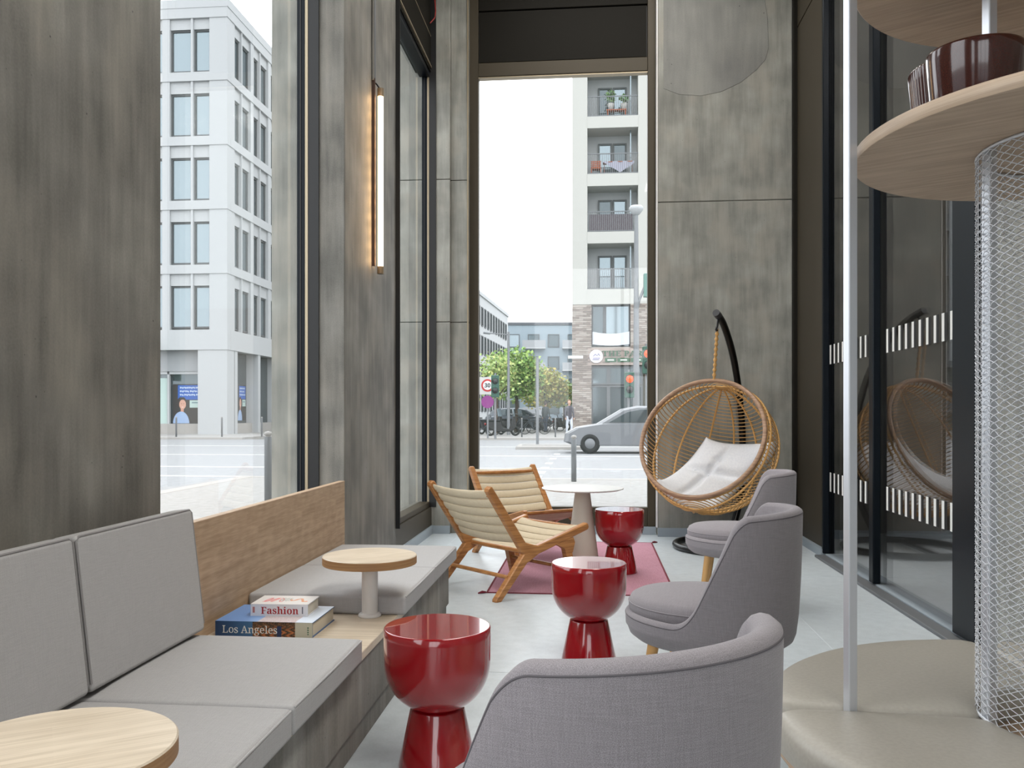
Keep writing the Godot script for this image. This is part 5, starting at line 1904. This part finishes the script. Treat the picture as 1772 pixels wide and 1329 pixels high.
	copy(bc, "bicycle parked below the yellow-green tree beside the standing person", flat(pt(956, 714, 52.0)), 0.5)
	copy(bc, "bicycle leaning at the kerb behind the island post", flat(pt(925, 714, 45.0)), 0.1)
	# vehicles
	car("silver-grey car standing on the road outside the street window", flat(pt(1095, 714, 26.5)) + Vector3(0, -0.10, 0), PI, Color(0.36, 0.37, 0.385))
	car("dark car parked at the kerb beyond the narrow side window", flat(pt(690, 714, 48.0)) + Vector3(0, -0.10, 0), 1.2, Color(0.16, 0.17, 0.19))
	car("grey car parked behind the scooters in the side street", flat(pt(897, 714, 56.0)), 0.3, Color(0.30, 0.33, 0.37))
	# people
	person("person in a dark grey jacket and dark trousers standing in the side street", flat(pt(944, 714, 50.0)), 2.6, Color(0.05, 0.06, 0.065), Color(0.035, 0.045, 0.07), Color(0.05, 0.035, 0.025))
	person("person in a dark top and pale trousers beside the brick corner", flat(pt(985, 714, 44.0)), 0.5, Color(0.06, 0.055, 0.07), Color(0.42, 0.45, 0.50), Color(0.16, 0.09, 0.05))

func scooter(label: String, at: Vector3, turn: float) -> Node3D:
	var s := thing("motor_scooter", label, "scooter", at, turn, "parked motor scooters")
	for x in [-0.62, 0.62]:
		part(s, "wheel", tube_mesh(wheel_points(Vector3(x, 0.24, 0), 0.19, 24), 0.05, 8, true), M.tyre)
	var body := mat(Color(0.09, 0.08, 0.085), 0.35)
	part(s, "body", plate_mesh(PackedVector2Array([Vector2(-0.85, 0.45), Vector2(-0.75, 0.72), Vector2(-0.1, 0.70), Vector2(0.0, 0.40), Vector2(0.32, 0.34), Vector2(0.50, 0.95), Vector2(0.60, 0.95), Vector2(0.66, 0.45), Vector2(0.45, 0.22), Vector2(-0.4, 0.20), Vector2(-0.62, 0.36)]), 0.28, 0.03), body)
	bx(s, "saddle", M.tyre, Vector3(-0.80, 0.70, -0.15), Vector3(-0.12, 0.80, 0.15), 0.03)
	part(s, "handlebar", tube_mesh([Vector3(0.42, 1.08, -0.33), Vector3(0.52, 1.02, 0.0), Vector3(0.42, 1.08, 0.33)], 0.025, 8), M.pole)
	part(s, "windscreen", plate_mesh(PackedVector2Array([Vector2(0.52, 0.95), Vector2(0.60, 0.95), Vector2(0.50, 1.35), Vector2(0.46, 1.35)]), 0.34, 0.004), M.far_pane)
	part(s, "tail_lamp", sphere(0.06), mat(Color(0.45, 0.06, 0.05), 0.3), Vector3(-0.86, 0.58, 0))
	return s

func bicycle(label: String, at: Vector3, turn: float) -> Node3D:
	var b := thing("bicycle", label, "bicycle", at, turn, "parked bicycles")
	for x in [-0.52, 0.52]:
		part(b, "wheel", tube_mesh(wheel_points(Vector3(x, 0.34, 0), 0.32, 24), 0.022, 6, true), M.tyre)
	var st := tool()
	for q in [[Vector3(-0.52, 0.34, 0), Vector3(-0.08, 0.30, 0)], [Vector3(-0.08, 0.30, 0), Vector3(-0.22, 0.82, 0)], [Vector3(-0.52, 0.34, 0), Vector3(-0.20, 0.76, 0)], [Vector3(-0.20, 0.76, 0), Vector3(0.34, 0.80, 0)], [Vector3(-0.08, 0.30, 0), Vector3(0.36, 0.72, 0)], [Vector3(0.52, 0.34, 0), Vector3(0.32, 0.98, 0)]]:
		add_tube(st, q, 0.022, 6)
	st.generate_normals()
	part(b, "frame", st.commit(), mat(Color(0.16, 0.18, 0.20), 0.4))
	part(b, "handlebar", tube_mesh([Vector3(0.24, 1.02, -0.28), Vector3(0.33, 1.0, 0.0), Vector3(0.24, 1.02, 0.28)], 0.018, 6), M.pole)
	bx(b, "saddle", M.tyre, Vector3(-0.36, 0.84, -0.07), Vector3(-0.10, 0.90, 0.07), 0.02)
	return b

func wheel_points(c: Vector3, r: float, n: int) -> Array:
	var out := []
	for k in n:
		var w := TAU * k / n
		out.append(c + Vector3(cos(w) * r, sin(w) * r, 0))
	return out

func car(label: String, at: Vector3, turn: float, col: Color) -> void:
	var c := thing("car", label, "car", at, turn)
	var paint := mat(col, 0.3)
	paint.clearcoat_enabled = true
	paint.clearcoat = 0.6
	# body lofted across the width: outline narrows towards the sides
	var low := [Vector2(-2.1, 0.35), Vector2(-2.15, 0.62), Vector2(-2.05, 0.88), Vector2(-1.55, 0.94), Vector2(1.0, 0.92), Vector2(1.75, 0.80), Vector2(2.08, 0.62), Vector2(2.12, 0.36), Vector2(1.8, 0.24), Vector2(-1.8, 0.24)]
	var cab := [Vector2(-1.95, 0.88), Vector2(-1.62, 1.30), Vector2(-1.2, 1.43), Vector2(-0.1, 1.45), Vector2(0.35, 1.36), Vector2(1.12, 0.90)]
	part(c, "body", loft_mesh(low, [[-0.86, 0.93], [-0.80, 0.985], [-0.6, 1.0], [0.6, 1.0], [0.80, 0.985], [0.86, 0.93]], Vector2(0, 0.55)), paint)
	part(c, "roof", loft_mesh(cab, [[-0.72, 0.90], [-0.62, 1.0], [0.62, 1.0], [0.72, 0.90]], Vector2(-0.3, 0.9)), paint)
	for s in [-1.0, 1.0]:
		part(c, "side_window", plate_mesh(PackedVector2Array([Vector2(-1.55, 0.95), Vector2(-1.42, 1.22), Vector2(-1.1, 1.33), Vector2(-0.15, 1.34), Vector2(0.25, 1.26), Vector2(0.80, 0.95)]), 0.04, 0.004), M.far_pane_dark, Vector3(-0.05, 0, s * 0.72))
	for x in [-1.32, 1.32]:
		for s in [-1.0, 1.0]:
			part(c, "tyre", tube_mesh(wheel_points(Vector3(x, 0.31, s * 0.80), 0.22, 28), 0.09, 8, true), M.tyre)
			var hub := part(c, "hub_cap", lathe_mesh([Vector2(0, 0), Vector2(0.20, 0), Vector2(0.17, 0.03), Vector2(0, 0.04)], 20), M.pole, Vector3(x, 0.31, s * 0.83))
			hub.rotation.x = PI / 2 * s

func loft_mesh(outline: Array, slices: Array, c: Vector2) -> Mesh:
	var st := tool()
	st.set_smooth_group(-1)
	var rows := []
	for s in slices:
		var row := []
		for v in outline:
			var q: Vector2 = c + (v - c) * s[1]
			row.append(Vector3(q.x, q.y, s[0]))
		rows.append(row)
	var n := outline.size()
	for i in rows.size() - 1:
		for k in n:
			quad(st, rows[i][k], rows[i][(k + 1) % n], rows[i + 1][(k + 1) % n], rows[i + 1][k])
	for e in [0, rows.size() - 1]:
		var mid := Vector3(c.x, c.y, slices[e][0])
		for k in n:
			var tri := [mid, rows[e][(k + 1) % n], rows[e][k]]
			if e:
				tri.reverse()
			for v in tri:
				st.add_vertex(v)
	return done(st)

func person(label: String, at: Vector3, turn: float, coat: Color, trousers: Color, hair: Color) -> void:
	var p := thing("person", label, "person", at, turn)
	# bones: a, b, ra, rb; colours are base values: 0 skin, 1 coat, 2 trousers, 3 shoes
	var bones := []
	var add := func(a: Vector3, b: Vector3, ra: float, rb: float, kind: int) -> void: bones.append([a, b, ra, rb, kind])
	add.call(Vector3(0, 1.50, 0), Vector3(0, 1.58, 0.01), 0.052, 0.052, 0)
	add.call(Vector3(0, 1.64, 0.015), Vector3(0, 1.70, 0.005), 0.085, 0.092, 0)
	add.call(Vector3(-0.10, 1.38, 0), Vector3(0.10, 1.38, 0), 0.10, 0.10, 1)
	add.call(Vector3(0, 1.36, 0), Vector3(0, 1.0, 0), 0.15, 0.135, 1)
	add.call(Vector3(0, 1.0, 0), Vector3(0, 0.92, 0), 0.14, 0.14, 1)
	for s in [-1.0, 1.0]:
		var f: float = 0.06 * s
		add.call(Vector3(0.18 * s, 1.40, 0), Vector3(0.235 * s, 1.12, 0.01), 0.062, 0.050, 1)
		add.call(Vector3(0.235 * s, 1.12, 0.01), Vector3(0.24 * s, 0.90, 0.06), 0.050, 0.040, 1)
		add.call(Vector3(0.24 * s, 0.87, 0.065), Vector3(0.235 * s, 0.79, 0.08), 0.036, 0.030, 0)
		add.call(Vector3(0.085 * s, 0.90, 0), Vector3(0.10 * s, 0.49, f + 0.01), 0.095, 0.064, 2)
		add.call(Vector3(0.10 * s, 0.49, f + 0.01), Vector3(0.10 * s, 0.09, f - 0.02), 0.064, 0.045, 2)
		add.call(Vector3(0.10 * s, 0.045, f - 0.03), Vector3(0.11 * s, 0.04, f + 0.13), 0.045, 0.038, 3)
	var colors := [Color(0.42, 0.26, 0.19), coat, trousers, Color(0.03, 0.03, 0.03)]
	part(p, "body", skin_mesh(bones, 0.03, colors), M.skin_cloth)
	part(p, "hair", skin_mesh([[Vector3(0, 1.70, -0.01), Vector3(0, 1.735, -0.012), 0.094, 0.088, 0], [Vector3(0, 1.64, -0.045), Vector3(0, 1.70, -0.03), 0.062, 0.075, 0]], 0.02, [hair]), M.skin_cloth)

func skin_mesh(bones: Array, cell: float, colors: Array) -> Mesh:
	# smooth union of tapered capsules, meshed as surface nets
	var lo := Vector3.ONE * 1e9
	var hi := -lo
	for b in bones:
		for e in [[b[0], b[2]], [b[1], b[3]]]:
			lo = lo.min(e[0] - Vector3.ONE * (e[1] + cell * 2))
			hi = hi.max(e[0] + Vector3.ONE * (e[1] + cell * 2))
	var n := Vector3i(((hi - lo) / cell).ceil()) + Vector3i.ONE
	var val := PackedFloat32Array()
	val.resize(n.x * n.y * n.z)
	val.fill(1.0)
	for b in bones:
		var blo := Vector3i(((b[0].min(b[1]) - Vector3.ONE * (maxf(b[2], b[3]) + cell * 2.5) - lo) / cell).floor()).clamp(Vector3i.ZERO, n - Vector3i.ONE)
		var bhi := Vector3i(((b[0].max(b[1]) + Vector3.ONE * (maxf(b[2], b[3]) + cell * 2.5) - lo) / cell).ceil()).clamp(Vector3i.ZERO, n - Vector3i.ONE)
		for x in range(blo.x, bhi.x + 1):
			for y in range(blo.y, bhi.y + 1):
				for z in range(blo.z, bhi.z + 1):
					var d := capsule(lo + Vector3(x, y, z) * cell, b)
					var i := (x * n.y + y) * n.z + z
					var k := 0.02
					var h := clampf(0.5 + 0.5 * (val[i] - d) / k, 0.0, 1.0)
					val[i] = lerpf(val[i], d, h) - k * h * (1.0 - h)
	var vert := {}
	var st := tool()
	st.set_smooth_group(0)
	var corner := []
	for k in 8:
		corner.append(Vector3i(k & 1, (k >> 1) & 1, k >> 2))
	var at := func(c: Vector3i) -> float: return val[(c.x * n.y + c.y) * n.z + c.z]
	for x in n.x - 1:
		for y in n.y - 1:
			for z in n.z - 1:
				var c := Vector3i(x, y, z)
				var sum := Vector3.ZERO
				var count := 0
				for k in 8:
					for ax in 3:
						var q: Vector3i = corner[k]
						if q[ax]:
							continue
						var r := q
						r[ax] = 1
						var a: float = at.call(c + q)
						var b: float = at.call(c + r)
						if (a < 0) != (b < 0):
							sum += Vector3(q).lerp(Vector3(r), a / (a - b))
							count += 1
				if count:
					vert[c] = lo + (Vector3(c) + sum / count) * cell
	for c in vert:
		for ax in 3:
			var e := Vector3i.ZERO
			e[ax] = 1
			var a: float = at.call(c)
			var b: float = at.call(c + e)
			if (a < 0) == (b < 0):
				continue
			var u := Vector3i.ZERO
			u[(ax + 1) % 3] = 1
			var v := Vector3i.ZERO
			v[(ax + 2) % 3] = 1
			var q := [c, c - u, c - u - v, c - v]
			if not q.all(func(w): return vert.has(w)):
				continue
			if a < 0:
				q.reverse()
			for k in [0, 1, 2, 0, 2, 3]:
				var pnt: Vector3 = vert[q[k]]
				var best := 1e9
				var kind := 0
				for bone in bones:
					var d := capsule(pnt, bone)
					if d < best:
						best = d
						kind = bone[4]
				st.set_color(colors[kind])
				st.add_vertex(pnt)
	st.index()
	st.generate_normals()
	return st.commit()

func capsule(p: Vector3, b: Array) -> float:
	var a: Vector3 = b[0]
	var d: Vector3 = b[1] - a
	var t := clampf((p - a).dot(d) / maxf(d.dot(d), 1e-6), 0.0, 1.0)
	return p.distance_to(a + d * t) - lerpf(b[2], b[3], t)
